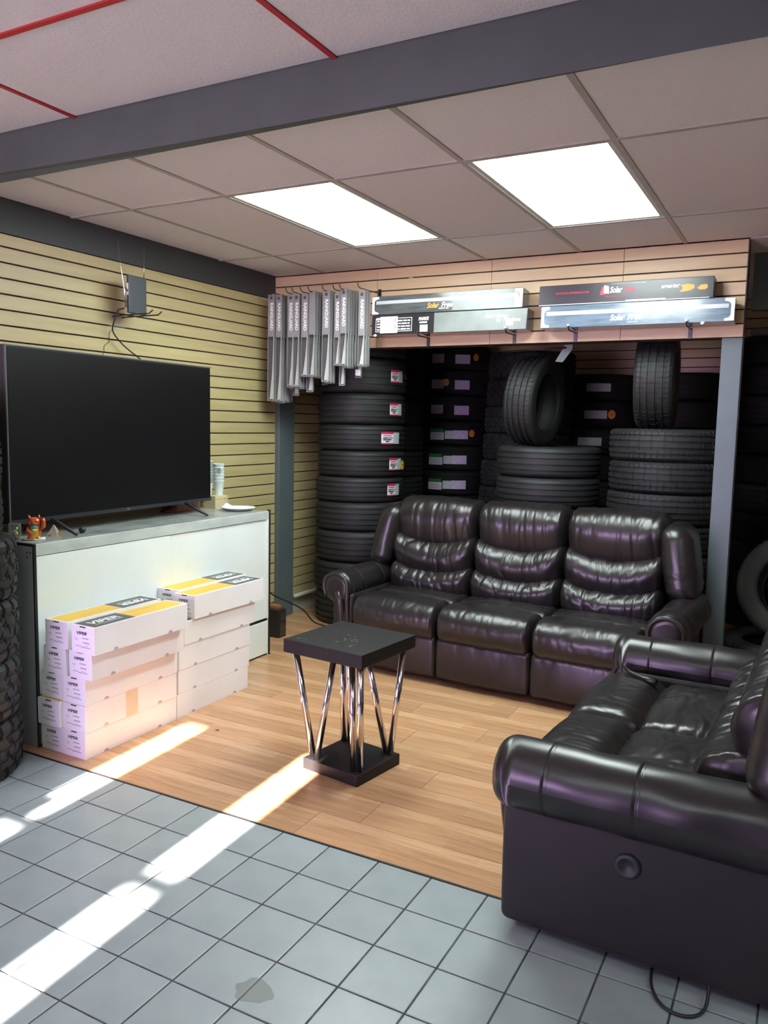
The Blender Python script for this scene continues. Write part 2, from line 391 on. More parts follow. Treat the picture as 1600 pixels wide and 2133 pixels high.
# ------------------------------------------------------------------ walls
def slats(parent, axis, a0, a1, fixed, face, zs, key):
    """boards between grooves; axis 'y' = left wall (faces +X), 'x' = faces -Y"""
    for z0, z1 in zs:
        g = .0040
        if axis == 'y':
            mb = MB().box(0, .012, a0+.001, a1-.001, z0+g, z1-g); loc = (fixed, 0, 0)
        else:
            mb = MB().box(a0+.001, a1-.001, -.012, 0, z0+g, z1-g); loc = (0, fixed, 0)
        mb.build('slat', key, parent, loc=loc, bevel=.0012)
ZG = [2.345-.0765*k for k in range(30)]
zmain = [(ZG[0], 2.41)]+[(ZG[k+1], ZG[k]) for k in range(29)]
wl = struct(MB().box(XL-.12, XL-.012, -1.2, YB+.1, -.05, 2.9).build('wall_left', 'groove'))
slats(wl, 'y', 2.46, YH, XL-.012, 1, zmain, 'slat_y')
slats(wl, 'y', .02, 2.46, XL-.012, 1, zmain, 'slat_y')
slats(wl, 'y', YH, YB, XL-.012, 1, zmain+[(2.41, 2.575)], 'slat_y')
struct(MB().box(XL-.012, XL+.004, -1.2, YH, 2.41, 2.72).build('trim_1', 'band_paint', bevel=.002))
struct(MB().box(XL-.012, XL-.002, -1.2, .02, 0, 2.41).build('wall_left_front', 'plain_wall'))
bb = struct(MB().box(XL-.012, XL+.006, .02, YB, 0, .118).build('baseboard_left', 'skirt', bevel=.003))
struct(MB().tube([(XL+.03, 5.21, .135), (XL+.03, 6.2, .135)], .016, 10).build('trim_pipe', 'skirt', smooth=True))
# back wall of the tyre alcove
wb = struct(MB().box(XL-.12, 3.1, YB+.012, YB+.12, -.05, 2.7).build('wall_back', 'groove'))
zb = [(2.498, 2.575)]+[(2.498-.0765*(k+1), 2.498-.0765*k) for k in range(31)]
for a0, a1 in ((XL, -1.16), (-1.16, 1.28), (1.28, 3.0)): slats(wb, 'x', a0, a1, YB+.012, 1, zb, 'slat_x')
# slatwall header over the alcove opening
XHR = -.395
wh = struct(MB().box(XL, XHR, YH+.012, YH+.115, 2.036, 2.59).build('wall_header', 'groove'))
zh = [(2.498, 2.575)]+[(2.498-.0771*(k+1), 2.498-.0771*k) for k in range(6)]
for a0, a1 in ((XL, -2.735), (-2.735, -1.9), (-1.9, -1.07), (-1.07, XHR)): slats(wh, 'x', a0, a1, YH+.012, 1, zh, 'slat_x')
struct(MB().box(XHR-.004, XHR+.004, YH+.001, YH+.115, 2.036, 2.59).build('trim_header_end', 'black_trim'))
# grey posts that carry it
struct(MB().box(XL-.01, XL+.041, YH+.005, YH+.205, 0, 2.036).build('trim_post_left', 'grey_paint', bevel=.004))
struct(MB().box(-.503, -.394, YH+.004, YH+.11, 0, 2.036).build('trim_post_right', 'post_paint', bevel=.003))
# dark bulkhead and wall right of the alcove
struct(MB().box(XHR+.004, 3.1, YH+.42, YH+.50, 2.24, 2.6).build('wall_bulkhead', 'grey_paint'))
struct(MB().box(XHR+.004, 3.1, YH+.46, YH+.54, 2.10, 2.13).build('trim_bulkhead_rail', 'dark_wall'))
struct(MB().box(3.0, 3.12, -1.2, YB+.1, -.05, 2.9).build('wall_right', 'plain_wall'))
# shop front with a wide window, behind the camera
wf = MB()
wf.box(XL-.1, -3.5, -1.32, -1.2, -.05, 2.9)
wf.box(-3.5, -1.5, -1.32, -1.2, -.05, .42); wf.box(-3.5, -1.5, -1.32, -1.2, 2.38, 2.9)
wf.box(-1.5, 3.1, -1.32, -1.2, -.05, 2.9)
struct(wf.build('wall_front', 'dark_wall'))
struct(MB().box(-12, 12, -16, -1.32, -.12, -.05).build('pavement', 'concrete'))
# added sun mask outside, unseen: boards with two gaps that shape the streaks
def floor_to(zc, y): return y-zc/math.tan(el)   # y at height zc of the ray that lands on the floor at y
ZC = 2.62; k = -.06
def gx(xf, dy): return xf+k*dy*-1
sh = ZC/math.tan(el)
def ax_(x): return x+.06*sh        # the beam drifts towards -x as it travels
gaps = [(-2.633, -2.512), (-1.905, -1.775)]     # at floor y = 2.2
def gap_x(x, y): return ax_(x)+(-(.06))*(0)
sun_mb = MB()
y0, y1 = floor_to(ZC, -1.2), -1.32
def edge(x, yf):
    """x on the sun mask of the gap edge for the floor point (x at yf=2.2 following the streak)"""
    return x-.06*(yf-2.2)+.06*sh
def strip(xa, xb, ya, yb):
    """mask board between floor-space edges xa, xb (given at y=2.2) over floor rows ya..yb"""
    pts = []
    for (x, yy) in ((xa, ya), (xb, ya), (xb, yb), (xa, yb)):
        pts.append((edge(x, yy) if abs(x) < 5 else x, floor_to(ZC, yy), ZC))
    sun_mb.prism(pts, (0, 0, .02))
YA, YE = -2.2, 3.45
strip(-9, gaps[0][0], YA, YE); strip(gaps[0][1], gaps[1][0], YA, YE); strip(gaps[1][1], 9, YA, YE)
strip(gaps[0][0], gaps[0][1], 3.0, YE); strip(gaps[0][0], gaps[0][1], 1.86, 1.94); strip(gaps[1][0], gaps[1][1], 3.02, YE)
strip(gaps[1][0], gaps[1][1], 1.79, 1.885); strip(gaps[0][0], gaps[0][0]+.07, 1.94, 2.10)
struct(sun_mb.build('sun_mask', 'dark_wall'))

# ------------------------------------------------------------------ ceilings
cr = struct(MB().box(XL-.1, 3.1, 2.42, YB+.1, 2.592, 2.70).build('ceiling', 'plain_wall'))
gx0, gy0 = -3.169, 3.126
xs = [XL]+[gx0+.61*i for i in range(0, 11)]; xs = [x for x in xs if x < 3]+[3.0]
ys = [2.44, gy0, gy0+1.22, YH+.012]
LIGHTS = {(2, 1), (4, 1)}
ct = {}
def ctile(name, mat, parent, x0, x1, y0, y1, z, g=.011):
    key = (mat, round(x1-x0, 3), round(y1-y0, 3))
    if key not in ct:
        a, b = (x1-x0)/2-g, (y1-y0)/2-g; ct[key] = MB().box(-a, a, -b, b, 0, .012).mesh(name, mat)
    return link(name, ct[key], parent, ((x0+x1)/2, (y0+y1)/2, z))
def light_fixture(x0, x1, y0, y1, z, lens, label):
    t = thing('ceiling_light', label, 'ceiling light', ((x0+x1)/2, (y0+y1)/2, z), group='ceiling light panels')
    a, b = (x1-x0)/2-.012, (y1-y0)/2-.012; w = .022
    mb = MB(); mb.box(-a, a, -b, -b+w, .0, .03); mb.box(-a, a, b-w, b, .0, .03); mb.box(-a, -a+w, -b+w, b-w, .0, .03); mb.box(a-w, a, -b+w, b-w, .0, .03)
    mb.build('frame', 'fixture', t)
    MB().box(-a+w, a-w, -b+w, b-w, .004, .008).build('diffuser', lens, t)
    MB().box(-a, a, -b, b, .031, .075).build('housing', 'fixture', t)
for i in range(len(xs)-1):
    for j in range(3):
        if (i, j) in LIGHTS:
            light_fixture(xs[i], xs[i+1], ys[j], ys[j+1], 2.578, 'lens', {2: 'lit ceiling panel over the coffee table, the one nearer the wiper packs', 4: 'lit ceiling panel over the sofa, the one nearer the right post'}[i])
            continue
        ctile('tile', 'ceil_tile', cr, xs[i], xs[i+1], ys[j], ys[j+1], 2.578)
for x in xs[1:-1]: MB().box(x-.012, x+.012, 2.44, YH+.01, 2.574, 2.592).build('grid_bar', 'grid', cr)
for yy in ys[1:3]: MB().box(XL, 3.0, yy-.012, yy+.012, 2.5735, 2.5915).build('grid_bar', 'grid', cr)
MB().box(XL, 3.0, YH+.012, YB, 2.575, 2.592).build('alcove_ceiling_board', 'ceil_tile', cr)
ZF = 2.705
cf = struct(MB().box(XL-.1, 3.1, -1.3, 2.42, ZF+.014, ZF+.10).build('ceiling_front', 'plain_wall'))
fx = [XL, -2.69, -1.475, -.26, .955, 2.17, 3.0]; fy = [-1.2, -.66, -.05, .56, 1.17, 1.78, 2.37]
for i in range(6):
    for j in range(6):
        if (i, j) in ((2, 1), (4, 1), (4, 4)):  # added panels, out of view, that brighten the tiled front
            light_fixture(fx[i], fx[i+1], fy[j], fy[j+1], ZF, 'fill_lens', {(2, 1): 'added unseen fill panel in the red ceiling grid by the shop window, left one', (4, 1): 'added unseen fill panel in the red ceiling grid by the shop window, right one', (4, 4): 'added unseen fill panel in the red ceiling grid just before the beam'}[(i, j)]); continue
        ctile('tile', 'ceil_tile_f', cf, fx[i], fx[i+1], fy[j], fy[j+1], ZF)
for x in fx[1:-1]: MB().box(x-.0105, x+.0105, -1.2, 2.37, ZF-.005, ZF+.014).build('grid_bar', 'red_grid', cf)
for yy in fy[1:-1]: MB().box(XL, 3.0, yy-.0105, yy+.0105, ZF-.0055, ZF+.0135).build('grid_bar', 'red_grid', cf)
# grey beam between the two ceilings
bm = MB(); G = []
for x, za, zb0 in ((XL, 2.552, 2.526), (-2.2, 2.530, 2.532), (-.2, 2.515, 2.540), (3.0, 2.512, 2.542)): G.append([(x, 2.365, 2.80), (x, 2.365, za), (x, 2.42, zb0), (x, 2.43, 2.80)])
bm.grid(G)
struct(bm.build('trim_beam', 'beam_paint'))

# ------------------------------------------------------------------ tyres
_tyres = {}
def tyre_mesh(kind, R, w, mat='tyre'):
    key = (kind, round(R, 3), round(w, 3), mat)
    if key in _tyres: return _tyres[key]
    h = w/2; seg = {'rib': 72, 'sipe': 240, 'block': 168}[kind]
    r0 = .62*R
    prof = [(r0, -.78*h), (.655*R, -.90*h), (.74*R, -.985*h), (.83*R, -h), (.90*R, -.985*h), (.945*R, -.93*h), (.968*R, -.86*h)]
    gr = [(-.56, .07), (-.2, .08), (.2, .08), (.56, .07)]
    zz = [-.80]
    for c, g in gr: zz += [c-g, c-g+.012, c+g-.012, c+g]
    zz.append(.80)
    tread = []
    for i, z in enumerate(zz):
        crown = R*(1-.016*(z/.8)**2)
        deep = (i-1) % 4 in (1, 2) and 0 < i < len(zz)-1
        tread.append((crown-(.0085 if deep else 0), z*h))
    nt0 = len(prof); prof = prof+tread+[(r, -z) for r, z in prof[::-1]]
    inner = [(r0+.004, .70*h), (.74*R, .83*h), (.90*R, .80*h), (.955*R, .6*h), (.965*R, 0), (.955*R, -.6*h), (.90*R, -.80*h), (.74*R, -.83*h), (r0+.004, -.70*h)]
    full = prof+inner; n = len(full)
    V = np.zeros((n, seg, 3)); a = np.arange(seg)*2*PI/seg
    if kind == 'sipe': k4 = np.arange(seg)//4; a = (k4+np.array([.02, .78, .80, .98])[np.arange(seg) % 4])*2*PI/(seg//4)
    if kind == 'block': k2 = np.arange(seg)//2; a = (k2+np.array([.04, .96])[np.arange(seg) % 2])*2*PI/(seg//2)
    rr = np.repeat(np.array([p[0] for p in full])[:, None], seg, 1); zzz = np.repeat(np.array([p[1] for p in full])[:, None], seg, 1)
    s = np.arange(seg)
    for i in range(nt0-1, nt0+len(tread)+1):
        z = full[i][1]/h
        if kind == 'sipe':
            q = s//4; slit = (s % 4) >= 2
            on = slit if abs(z) > .58 else slit & ((q+int(round(z*5))) % 2 == 0)
            rr[i] -= np.where(on, .0045 if abs(z) > .58 else .003, 0)
        if kind == 'block':
            q = s//2; sh = 1 if z > 0 else 0
            deep = ((q+sh) % 3 == 0) if abs(z) > .5 else ((q+int(round(z*6))) % 4 == 0)
            rr[i] -= np.where(deep, .010, 0)
    if kind == 'block':
        for i in (nt0-2, nt0-3, nt0+len(tread)+1, nt0+len(tread)+2):
            dq = ((s//2+(1 if full[i][1] > 0 else 0)) % 3 == 0); rr[i] += np.where(dq, -.006, .003)
    V[..., 0] = rr*np.cos(a); V[..., 1] = rr*np.sin(a); V[..., 2] = zzz
    idx = np.arange(n*seg).reshape(n, seg); A = idx; B = np.roll(idx, -1, 1); C2 = np.roll(B, -1, 0); D = np.roll(A, -1, 0)
    F = np.stack([A, B, C2, D], -1).reshape(-1, 4)
    me = bpy.data.meshes.new('tyre'); me.from_pydata(V.reshape(-1, 3).tolist(), [], F.tolist()); me.update()
    me.materials.append(M[mat]); me.polygons.foreach_set('use_smooth', [kind == 'rib']*len(me.polygons)); me.normals_split_custom_set
    if kind == 'rib':
        try: me.set_sharp_from_angle(angle=math.radians(38))
        except Exception: pass
    _tyres[key] = me; return me

def sticker(ty, R, a0, a1, z0, z1, style):
    """printed label curved over the tread"""
    mb = MB(); r = R+.0012; n = 6
    def patch(u0, u1, v0, v1, rad, key):
        mb.use(key); A = [a0+(a1-a0)*(u0+(u1-u0)*i/n) for i in range(n+1)]
        mb.grid([[(rad*math.cos(t), rad*math.sin(t), z0+(z1-z0)*v) for v in (v0, v1)] for t in A])
    if style == 'red':
        patch(0, .62, 0, 1, r, 'label'); patch(.62, 1, .04, .96, r, 'label_g')
        patch(0, .62, .82, 1, r+.0006, 'label_r'); patch(0, .62, 0, .1, r+.0006, 'label_r')
        for u0, u1, v in ((.08, .3, .46), (.33, .42, .46), (.47, .56, .46), (.08, .5, .32), (.2, .4, .18)): patch(u0, u1, v, v+.1, r+.0006, 'ink')
        patch(.08, .5, .66, .74, r+.0006, 'label_r')
    elif style == 'green':
        patch(0, .38, 0, .7, r, 'label_l'); patch(0, .36, .72, 1.02, r, 'label_gr')
        patch(.40, .62, .1, .86, r, 'label_g'); patch(.62, 1, .1, .9, r, 'label_l')
        for v in (.14, .3, .46): patch(.05, .32, v, v+.07, r+.0006, 'pale_ink')
    elif style == 'lilac':
        patch(0, .34, .1, .9, r, 'label_l'); patch(.62, 1, 0, .84, r, 'label_l'); patch(.36, .6, .1, .8, r, 'tyre_dull'); patch(.04, .3, .02, .1, r, 'label_r')
        for v in (.3, .5): patch(.05, .28, v, v+.08, r+.0006, 'pale_ink')
    elif style == 'grey':
        patch(0, 1, 0, 1, r, 'label_g')
        for v in (.2, .5): patch(.1, .8, v, v+.1, r+.0006, 'pale_ink')
    elif style == 'torn':
        mb.use('label'); pts = [(0, .1), (.2, .75), (1, 1), (.9, .7), (.75, .62), (.7, .35), (.1, 0)]
        mb.poly([(r*math.cos(a0+(a1-a0)*u), r*math.sin(a0+(a1-a0)*u), z0+(z1-z0)*v) for u, v in pts])
        patch(.25, .4, .35, .55, r+.0008, 'ink'); patch(.45, .6, .45, .65, r+.0008, 'ink')
    return mb.build('label', None, ty)
def price_tag(ty, R, a, z, key, rad=.028):
    mb = MB(); c = Vector(((R+.003)*math.cos(a), (R+.003)*math.sin(a), z)); t = Vector((-math.sin(a), math.cos(a), 0)); n = Vector((math.cos(a), math.sin(a), 0))
    mb.use(key); mb.prism([c+rad*(math.cos(2*PI*i/16)*t*.85+math.sin(2*PI*i/16)*Vector((0, 0, 1))) for i in range(16)], n*.001)
    mb.use('ochre_ink'); mb.prism([c+n*.0014+.45*rad*(math.cos(2*PI*i/4+.78)*t*1.1+math.sin(2*PI*i/4+.78)*Vector((0, 0, .5))) for i in range(4)], n*.0003)
    o = mb.build('price_tag', None, ty); return o
ORD = ['bottom', 'second', 'third', 'fourth', 'fifth', 'sixth', 'seventh', 'eighth', 'ninth', 'tenth', 'eleventh']
def tyre(kind, R, w, loc, label, rot=(0, 0, 0), group=None, mat='tyre'):
    o = link('tyre', tyre_mesh(kind, R, w, mat), None, loc, rot); return tag(o, label, 'tyre', group)
def stack(kind, x, y, R, zs, desc, group, mat='tyre', jit=.006, labels=None, Rs=None):
    out = []
    for i in range(len(zs)-1):
        z0, z1 = zs[i], zs[i+1]; r = Rs[i] if Rs else R
        n = len(zs)-1
        lab = ('topmost tyre of ' if i == n-1 else ORD[i]+(' tyre of ' if i == 0 else ' tyre up in '))+desc
        o = tyre(kind, r, z1-z0-.0015, (x+random.uniform(-jit, jit), y+random.uniform(-jit, jit), (z0+z1)/2), lab, (0, 0, random.uniform(0, 6) if kind != 'rib' else 0), group, mat)
        out.append(o)
    return out
def cam_ang(x, y, off): return math.atan2(-y, -x)+math.radians(off)   # + = to the right as seen from the room
def lab_on(o, R, x, y, o0, o1, z0, z1, style):
    b = cam_ang(x, y, 0)-o.rotation_euler.z
    return sticker(o, R, b+math.radians(o0), b+math.radians(o1), z0, z1, style)

# stack A: red and white stickers, beside the left post
ax, ay, aR = -3.06, 5.36, .335
zA = [0, .245, .488, .72, .933, 1.121, 1.314, 1.505, 1.733, 1.985, 2.22]
A = stack('rib', ax, ay, aR, zA, 'the red-stickered stack beside the left post', 'tyres in the red-stickered stack', jit=.008, Rs=[.338, .345, .345, .34]+[.333]*6)
for i, (u0, u1, st) in {3: (33, 52, 'torn'), 4: (38, 62, 'red'), 5: (38, 62, 'red'), 6: (26, 57, 'red'), 7: (38, 62, 'red'), 8: (37, 60, 'red'), 9: (28, 56, 'red')}.items():
    o = A[i]; w = zA[i+1]-zA[i]
    if st == 'torn': lab_on(o, .342, ax, ay, u0, u1, -.005, .04, st)
    else: lab_on(o, .335, ax, ay, u0, u1, -.045, .045, st)
price_tag(A[5], .335, cam_ang(ax, ay, 66), -.01, 'label_y', .036)
# stack B: green and lilac stickers, at the back
bx, by, bR = -2.96, 6.88, .335
zB = [.222*k for k in range(11)]
B = stack('rib', bx, by, bR, zB, 'the green-stickered stack at the alcove back wall', 'tyres in the green-stickered stack', 'tyre_dull')
for i in range(4, 10):
    st = 'green' if i < 7 else 'lilac'
    lab_on(B[i], bR, bx, by, -36, 24, -.06, .035, st)
for i, off in ((6, 30), (9, 34)): price_tag(B[i], bR, cam_ang(bx, by, off), 0, 'label_o', .032)
price_tag(B[8], bR, cam_ang(bx, by, -12), 0, 'label_o', .032)
# stack behind A
stack('rib', -3.24, 6.11, .32, [.215*k for k in range(11)], 'the dark stack hidden between the red and green stickered stacks', 'tyres in the hidden corner stack', 'tyre_dull')
# stack C: knobbly tyres, leaning a little
zc = [.2085*k for k in range(11)]
Cc = []
for i in range(10):
    x = -2.02+.009*(i-7); R = .352-.0015*i
    n = 'topmost tyre of ' if i == 9 else ORD[i]+(' tyre of ' if i == 0 else ' tyre up in ')
    Cc.append(tyre('block', R, .207, (x, 6.20, (zc[i]+zc[i+1])/2), n+'the knobbly stack behind the leaning tyre', (0, 0, .37*i), 'tyres in the knobbly stack', 'tyre_dull'))
for i, (u0, u1, st) in {5: (-6, 8, 'lilac'), 8: (-14, -4, 'red'), 9: (-14, 14, 'lilac')}.items():
    lab_on(Cc[i], .352-.0015*i, -2.02+.009*(i-7), 6.20, u0, u1, -.05, .05, st)
# stack D: grey stickers, between the two front stacks
dx, dy, dR = -1.63, 6.87, .345
zD = [.2165*k for k in range(10)]
Dd = stack('rib', dx, dy, dR, zD, 'the grey-stickered stack seen between the front stacks', 'tyres in the grey-stickered stack', 'tyre_dull')
for i, (u0, u1) in {8: (-16, 16), 7: (-17, 13), 6: (-26, 6), 5: (-4, 6), 4: (-4, 3)}.items(): lab_on(Dd[i], dR, dx, dy, u0, u1, -.035, .03, 'grey')
price_tag(Dd[7], dR, cam_ang(dx, dy, 19), 0, 'label_o', .036)
# stack E behind the upright tyre
stack('rib', -.935, 6.87, .345, [.217*k for k in range(10)], 'the dark stack behind the upright tyre', 'tyres in the stack behind the upright tyre', 'tyre_dull')
# stack F and G in front, behind the sofa
fxx, fyy, fR = -1.61, 5.45, .355
zF = [0, .196, .392, .588, .784, .98, 1.18, 1.385]
stack('rib', fxx, fyy, fR, zF, 'the front stack under the leaning tyre', 'tyres in the front stack under the leaning tyre')
gxx, gyy, gR = -.82, 5.40, .362
zG = [0, .186, .372, .558, .744, .93, 1.123, 1.318, 1.517]
stack('sipe', gxx, gyy, gR, zG, 'the front stack beside the right post', 'tyres in the front stack by the right post')
# upright tyre leaning on stack F, hole to the right
t = tyre('sipe', .305, .215, (-1.71, 5.39, 1.385+.303), 'upright tyre with open hole standing on the middle front stack', (0, math.radians(-86), math.radians(-6)), mat='tyre')
price_tag(t, .24, 3.7, .05, 'label_o', .02)
t = tyre('sipe', .305, .235, (-.91, 5.39, 1.517+.304), 'upright tyre showing its tread, standing on the stack beside the right post', (0, math.radians(90), math.radians(4)))
# right of the post
rx, ry = .055, 6.33
Rr = stack('sipe', rx, ry, .34, [0, .23, .46, .69, .925, 1.184, 1.443], 'the stack just right of the right post', 'tyres in the stack right of the post')
Rb = stack('rib', -.25, 6.93, .325, [.223*k for k in range(11)], 'the tall labelled stack right of the post', 'tyres in the tall stack right of the post', 'tyre_dull')
for i in (6, 7, 8, 9): lab_on(Rb[i], .325, -.25, 6.93, -8, 14, -.05, .05, 'grey')
# used tyre leaning and the one lying under it, right of the sofa
tyre('block', .36, .205, (-.105, 5.60, .1035), 'worn tyre lying flat on the floor beside the sofa, under the leaning used tyre', (0, 0, .3), mat='tyre_worn')
tyre('sipe', .335, .215, (-.035, 5.50, .555), 'used tyre leaning with its sidewall towards the room, on the flat tyre by the sofa', (math.radians(72), 0, math.radians(-12)), mat='tyre_worn')
# off-road stack at the left edge
lx, ly = -3.215, 1.98
stack('block', lx, ly, .37, [0, .25, .50, .755, 1.01], 'the chunky off-road stack left of the white cabinet', 'chunky off-road tyres', jit=.004)
stack('sipe', lx-.03, ly, .335, [1.01, 1.22, 1.43, 1.64], 'the smaller tyres on top of the off-road stack', 'road tyres on the off-road stack', jit=.004)

# ------------------------------------------------------------------ leather recliners
def smile(sag):
    def fn(X, p):
        X = X.copy(); X[:, 2] -= sag*(1-np.clip(p[:, 0], -1, 1)**2); return X
    return fn
def tilt(deg, st=0., sb=0., pinch=0.):
    t = math.radians(deg)
    def fn(X, p):
        X = X.copy(); px = np.clip(p[:, 0], -1, 1); f = np.clip((p[:, 2]+1)/2, 0, 1); X[:, 2] -= (sb+(st-sb)*f)*(1-px**2)
        if pinch: X[:, 1] += pinch*px**6
        y, z = X[:, 1].copy(), X[:, 2].copy(); X[:, 1] = y*math.cos(t)+z*math.sin(t); X[:, 2] = -y*math.sin(t)+z*math.cos(t); return X
    return fn
edge_mask = lambda p: .25+.75*np.clip(np.abs(p[:, 2]), 0, 1)**2
def roll_mesh(name, length, rx, rz, er, mat, n=40, seg=40, seams=(), wob=0., seed=0):
    """padded arm roll along +Y from 0, rounded ends, stitched seams"""
    ts = [er*(1-math.cos(PI/2*i/8)) for i in range(9)]; mid = np.linspace(er, length-er, n).tolist()
    for s_ in seams: mid += [s_-.006, s_-.003, s_, s_+.003, s_+.006]
    ys = sorted(set(ts+mid+[length-t for t in ts])); G = []
    for y in ys:
        e = min(y, length-y); s = 1.
        if e < er: u = 1-e/er; s = 1-(er/min(rx, rz))*(1-math.sqrt(max(0, 1-u*u)))
        d = 0
        for s_ in seams:
            if abs(y-s_) < .0045: d = -.003 if abs(y-s_) > .0015 else .0005
        row = []
        for k in range(seg+1):
            q = 2*PI*k/seg; w = wob*noise.noise(Vector((math.cos(q)*1.5+seed, y*9, math.sin(q)*1.5)))
            row.append(((rx*s+d+w)*math.cos(q), y, (rz*s+d+w)*math.sin(q)))
        G.append(row)
    mb = MB(); mb.grid(G); mb.add(G[0][:-1], [tuple(range(seg))]); mb.add(G[-1][:-1], [tuple(range(seg))[::-1]])
    return mb.mesh(name, mat, True)
_cush = {}
def recliner(name, n, label, loc, rot, sw, bk=0., depth=.88):
    T = thing(name, label, 'sofa', loc, (0, 0, rot))
    Wd = n*sw; x0 = -Wd/2
    MB().box(x0-.12, x0+Wd+.12, .10, depth-.02, .035, .30).build('base', 'leather_side', T, bevel=.02)
    link('back_panel', soft_mesh('back_panel', (Wd/2+.08, .06, .40), .05, 'leather_side', .03), T, (0, depth-.09, .52))
    for s_ in (-1, 1):
        for yy in (.16, depth-.1): MB().lathe([(.0, 0), (.022, 0), (.026, .036), (0, .036)], seg=12).build('foot', 'sole', T, True, loc=(s_*(Wd/2), yy, 0))
    for i in range(n):
        cx = x0+sw*(i+.5); a = sw/2-.002
        sd_ = i*3+n*11
        link('footrest', soft_mesh('footrest', (a, .055, .125), .035, 'leather', .012, .012, seed=sd_, xr=1.6, crease=[((9, 9, 3), .004, .16, edge_mask), ((22, 6, 4), .002, .12, edge_mask)]), T, (cx, .075, .163))
        link('knee_pad', soft_mesh('knee_pad', (a-.001, .15, .110), .095, 'leather', .0085, .020 if bk else .013, seed=sd_+1, xr=2.0 if bk else 3.0,
             crease=[((30, 4, 6), .0035, .13, lambda p: .35+.65*np.clip(p[:, 1], 0, 1)), ((16, 8, 8), .0025, .12, None)]), T, (cx, .145, .355))
        link('seat_cushion', soft_mesh('seat_cushion', (a-.001, .18+bk*.5, .09), .06, 'leather', .0085, .030 if bk else .018, seed=sd_+2, xr=1.3 if bk else 2.2,
             crease=[((9, 22, 6), .004, .12, None), ((5, 5, 5), .004, .3, None)]), T, (cx, .445+bk*.5, .368))
        link('lumbar_cushion', soft_mesh('lumbar_cushion', (a, .11, .108), .085, 'leather', .0075, .014, fn=tilt(-8, .055, .0, .035), seed=sd_+3, xr=2.6,
             crease=[((18, 6, 6), .006, .12, None), ((34, 10, 8), .0035, .12, edge_mask)]), T, (cx, .535+bk*.5, .525))
        link('back_cushion', soft_mesh('back_cushion', (a-.001, .125, .118), .09, 'leather', .0075, .018, fn=tilt(-14, .070, .055, .04), seed=sd_+4, xr=2.6,
             crease=[((24, 5, 3), .006, .11, edge_mask), ((11, 9, 5), .0035, .14, None)]), T, (cx, .590+bk*.72, .705))
        link('headrest', soft_mesh('headrest', (a-.002, .135, .142), .105, 'leather', .0085, .016, fn=tilt(-12, .0, .070, .03), seed=sd_+5, xr=2.6,
             crease=[((14, 5, 1.6), .0045, .10, None), ((30, 6, 5), .003, .13, edge_mask)]), T, (cx, .655+bk, .890))
    for s_ in (-1, 1):
        xo = s_*(Wd/2)
        def wingfn(X, p, s_=s_):
            X = X.copy(); lo = np.clip(-p[:, 2], -1, 1); X[:, 0] += s_*.035*lo-s_*.0; X[:, 1] += -.03*lo; return X
        link('wing', soft_mesh('wing', (.085, .17, .205), .075, 'leather', .012, .01, fn=wingfn, seed=40+s_, crease=[((7, 7, 22), .0045, .12, lambda p: np.clip(-p[:, 2]+.4, 0, 1))]), T, (xo+s_*.070, .66+bk, .775))
        link('arm_roll', roll_mesh('arm_roll', .76+bk*.7, .108, .105, .05, 'leather', seams=(.17, .42), wob=.004, seed=3*s_), T, (xo+s_*.125, .02, .495))
        link('arm_panel', soft_mesh('arm_panel', (.075, depth/2-.035, .215), .025, 'leather_side', .03, .006), T, (xo+s_*.085, depth/2+.01, .25))
        # scroll front: puffed rim, inset disc and the two soft folds that run down the post
        mb = MB(); c = Vector((xo+s_*.125, .052 if bk else .029, .495))
        pts = [c+Vector((-s_*.088*math.cos(math.radians(230*k/22-12)), 0, .085*math.sin(math.radians(230*k/22-12)))) for k in range(23)]
        pts = [Vector((xo+s_*.045, .048, .07)), Vector((xo+s_*.042, .042, .30)), Vector((xo+s_*.040, .026, .42))]+pts
        mb.tube(pts, .0145, 10); mb.build('arm_rim', 'leather', T, True)
        mb = MB(); mb.tube([(xo+s_*.105, .066, .08), (xo+s_*.10, .060, .28), (xo+s_*.095, .045, .40), (xo+s_*.115, .035, .47)], [.026, .03, .034, .025], 12); mb.build('arm_fold', 'leather', T, True)
    return T
sofa = recliner('recliner_sofa', 3, 'dark brown leather three-seat recliner sofa with scalloped backs, in front of the tyre alcove', (-1.578, 4.135, 0), -.045, .578, depth=.87)
love = recliner('recliner_loveseat', 2, 'dark leather two-seat recliner with long padded arm, in the right foreground', (-.765, 2.925, 0), -PI/2-.03, .578, bk=.22, depth=1.13)
mb = MB(); mb.use('sole').lathe([(0, .004), (.018, .006), (.022, .012), (.031, .014), (.036, .008), (.036, 0)], seg=24)
k_ = mb.build('recliner_knob', None, love, True, loc=(.578+.163, .415, .318), rot=(0, PI/2, 0)); k_['label'] = 'round black recliner knob'
# dark strap on the far seat and the cable loop under the near side
st = MB(); st.tube([(-.665, 3.47, .497), (-.62, 3.42, .487), (-.56, 3.38, .482), (-.505, 3.345, .484)], [.006, .008, .012, .016], 8)
tag(st.build('recliner_strap', 'leather', None, True), 'dark limp leather pull strap lying on the far loveseat seat', 'strap')
cb = MB(); cb.cable([(-.30, 2.24, .03), (-.29, 2.15, .012), (-.25, 2.085, .007), (-.19, 2.075, .007), (-.15, 2.12, .012), (-.148, 2.2, .06)], .0045, 8)
tag(cb.build('power_cable', 'cable', None, True), 'black cable looping out onto the tiles from under the loveseat', 'cable')

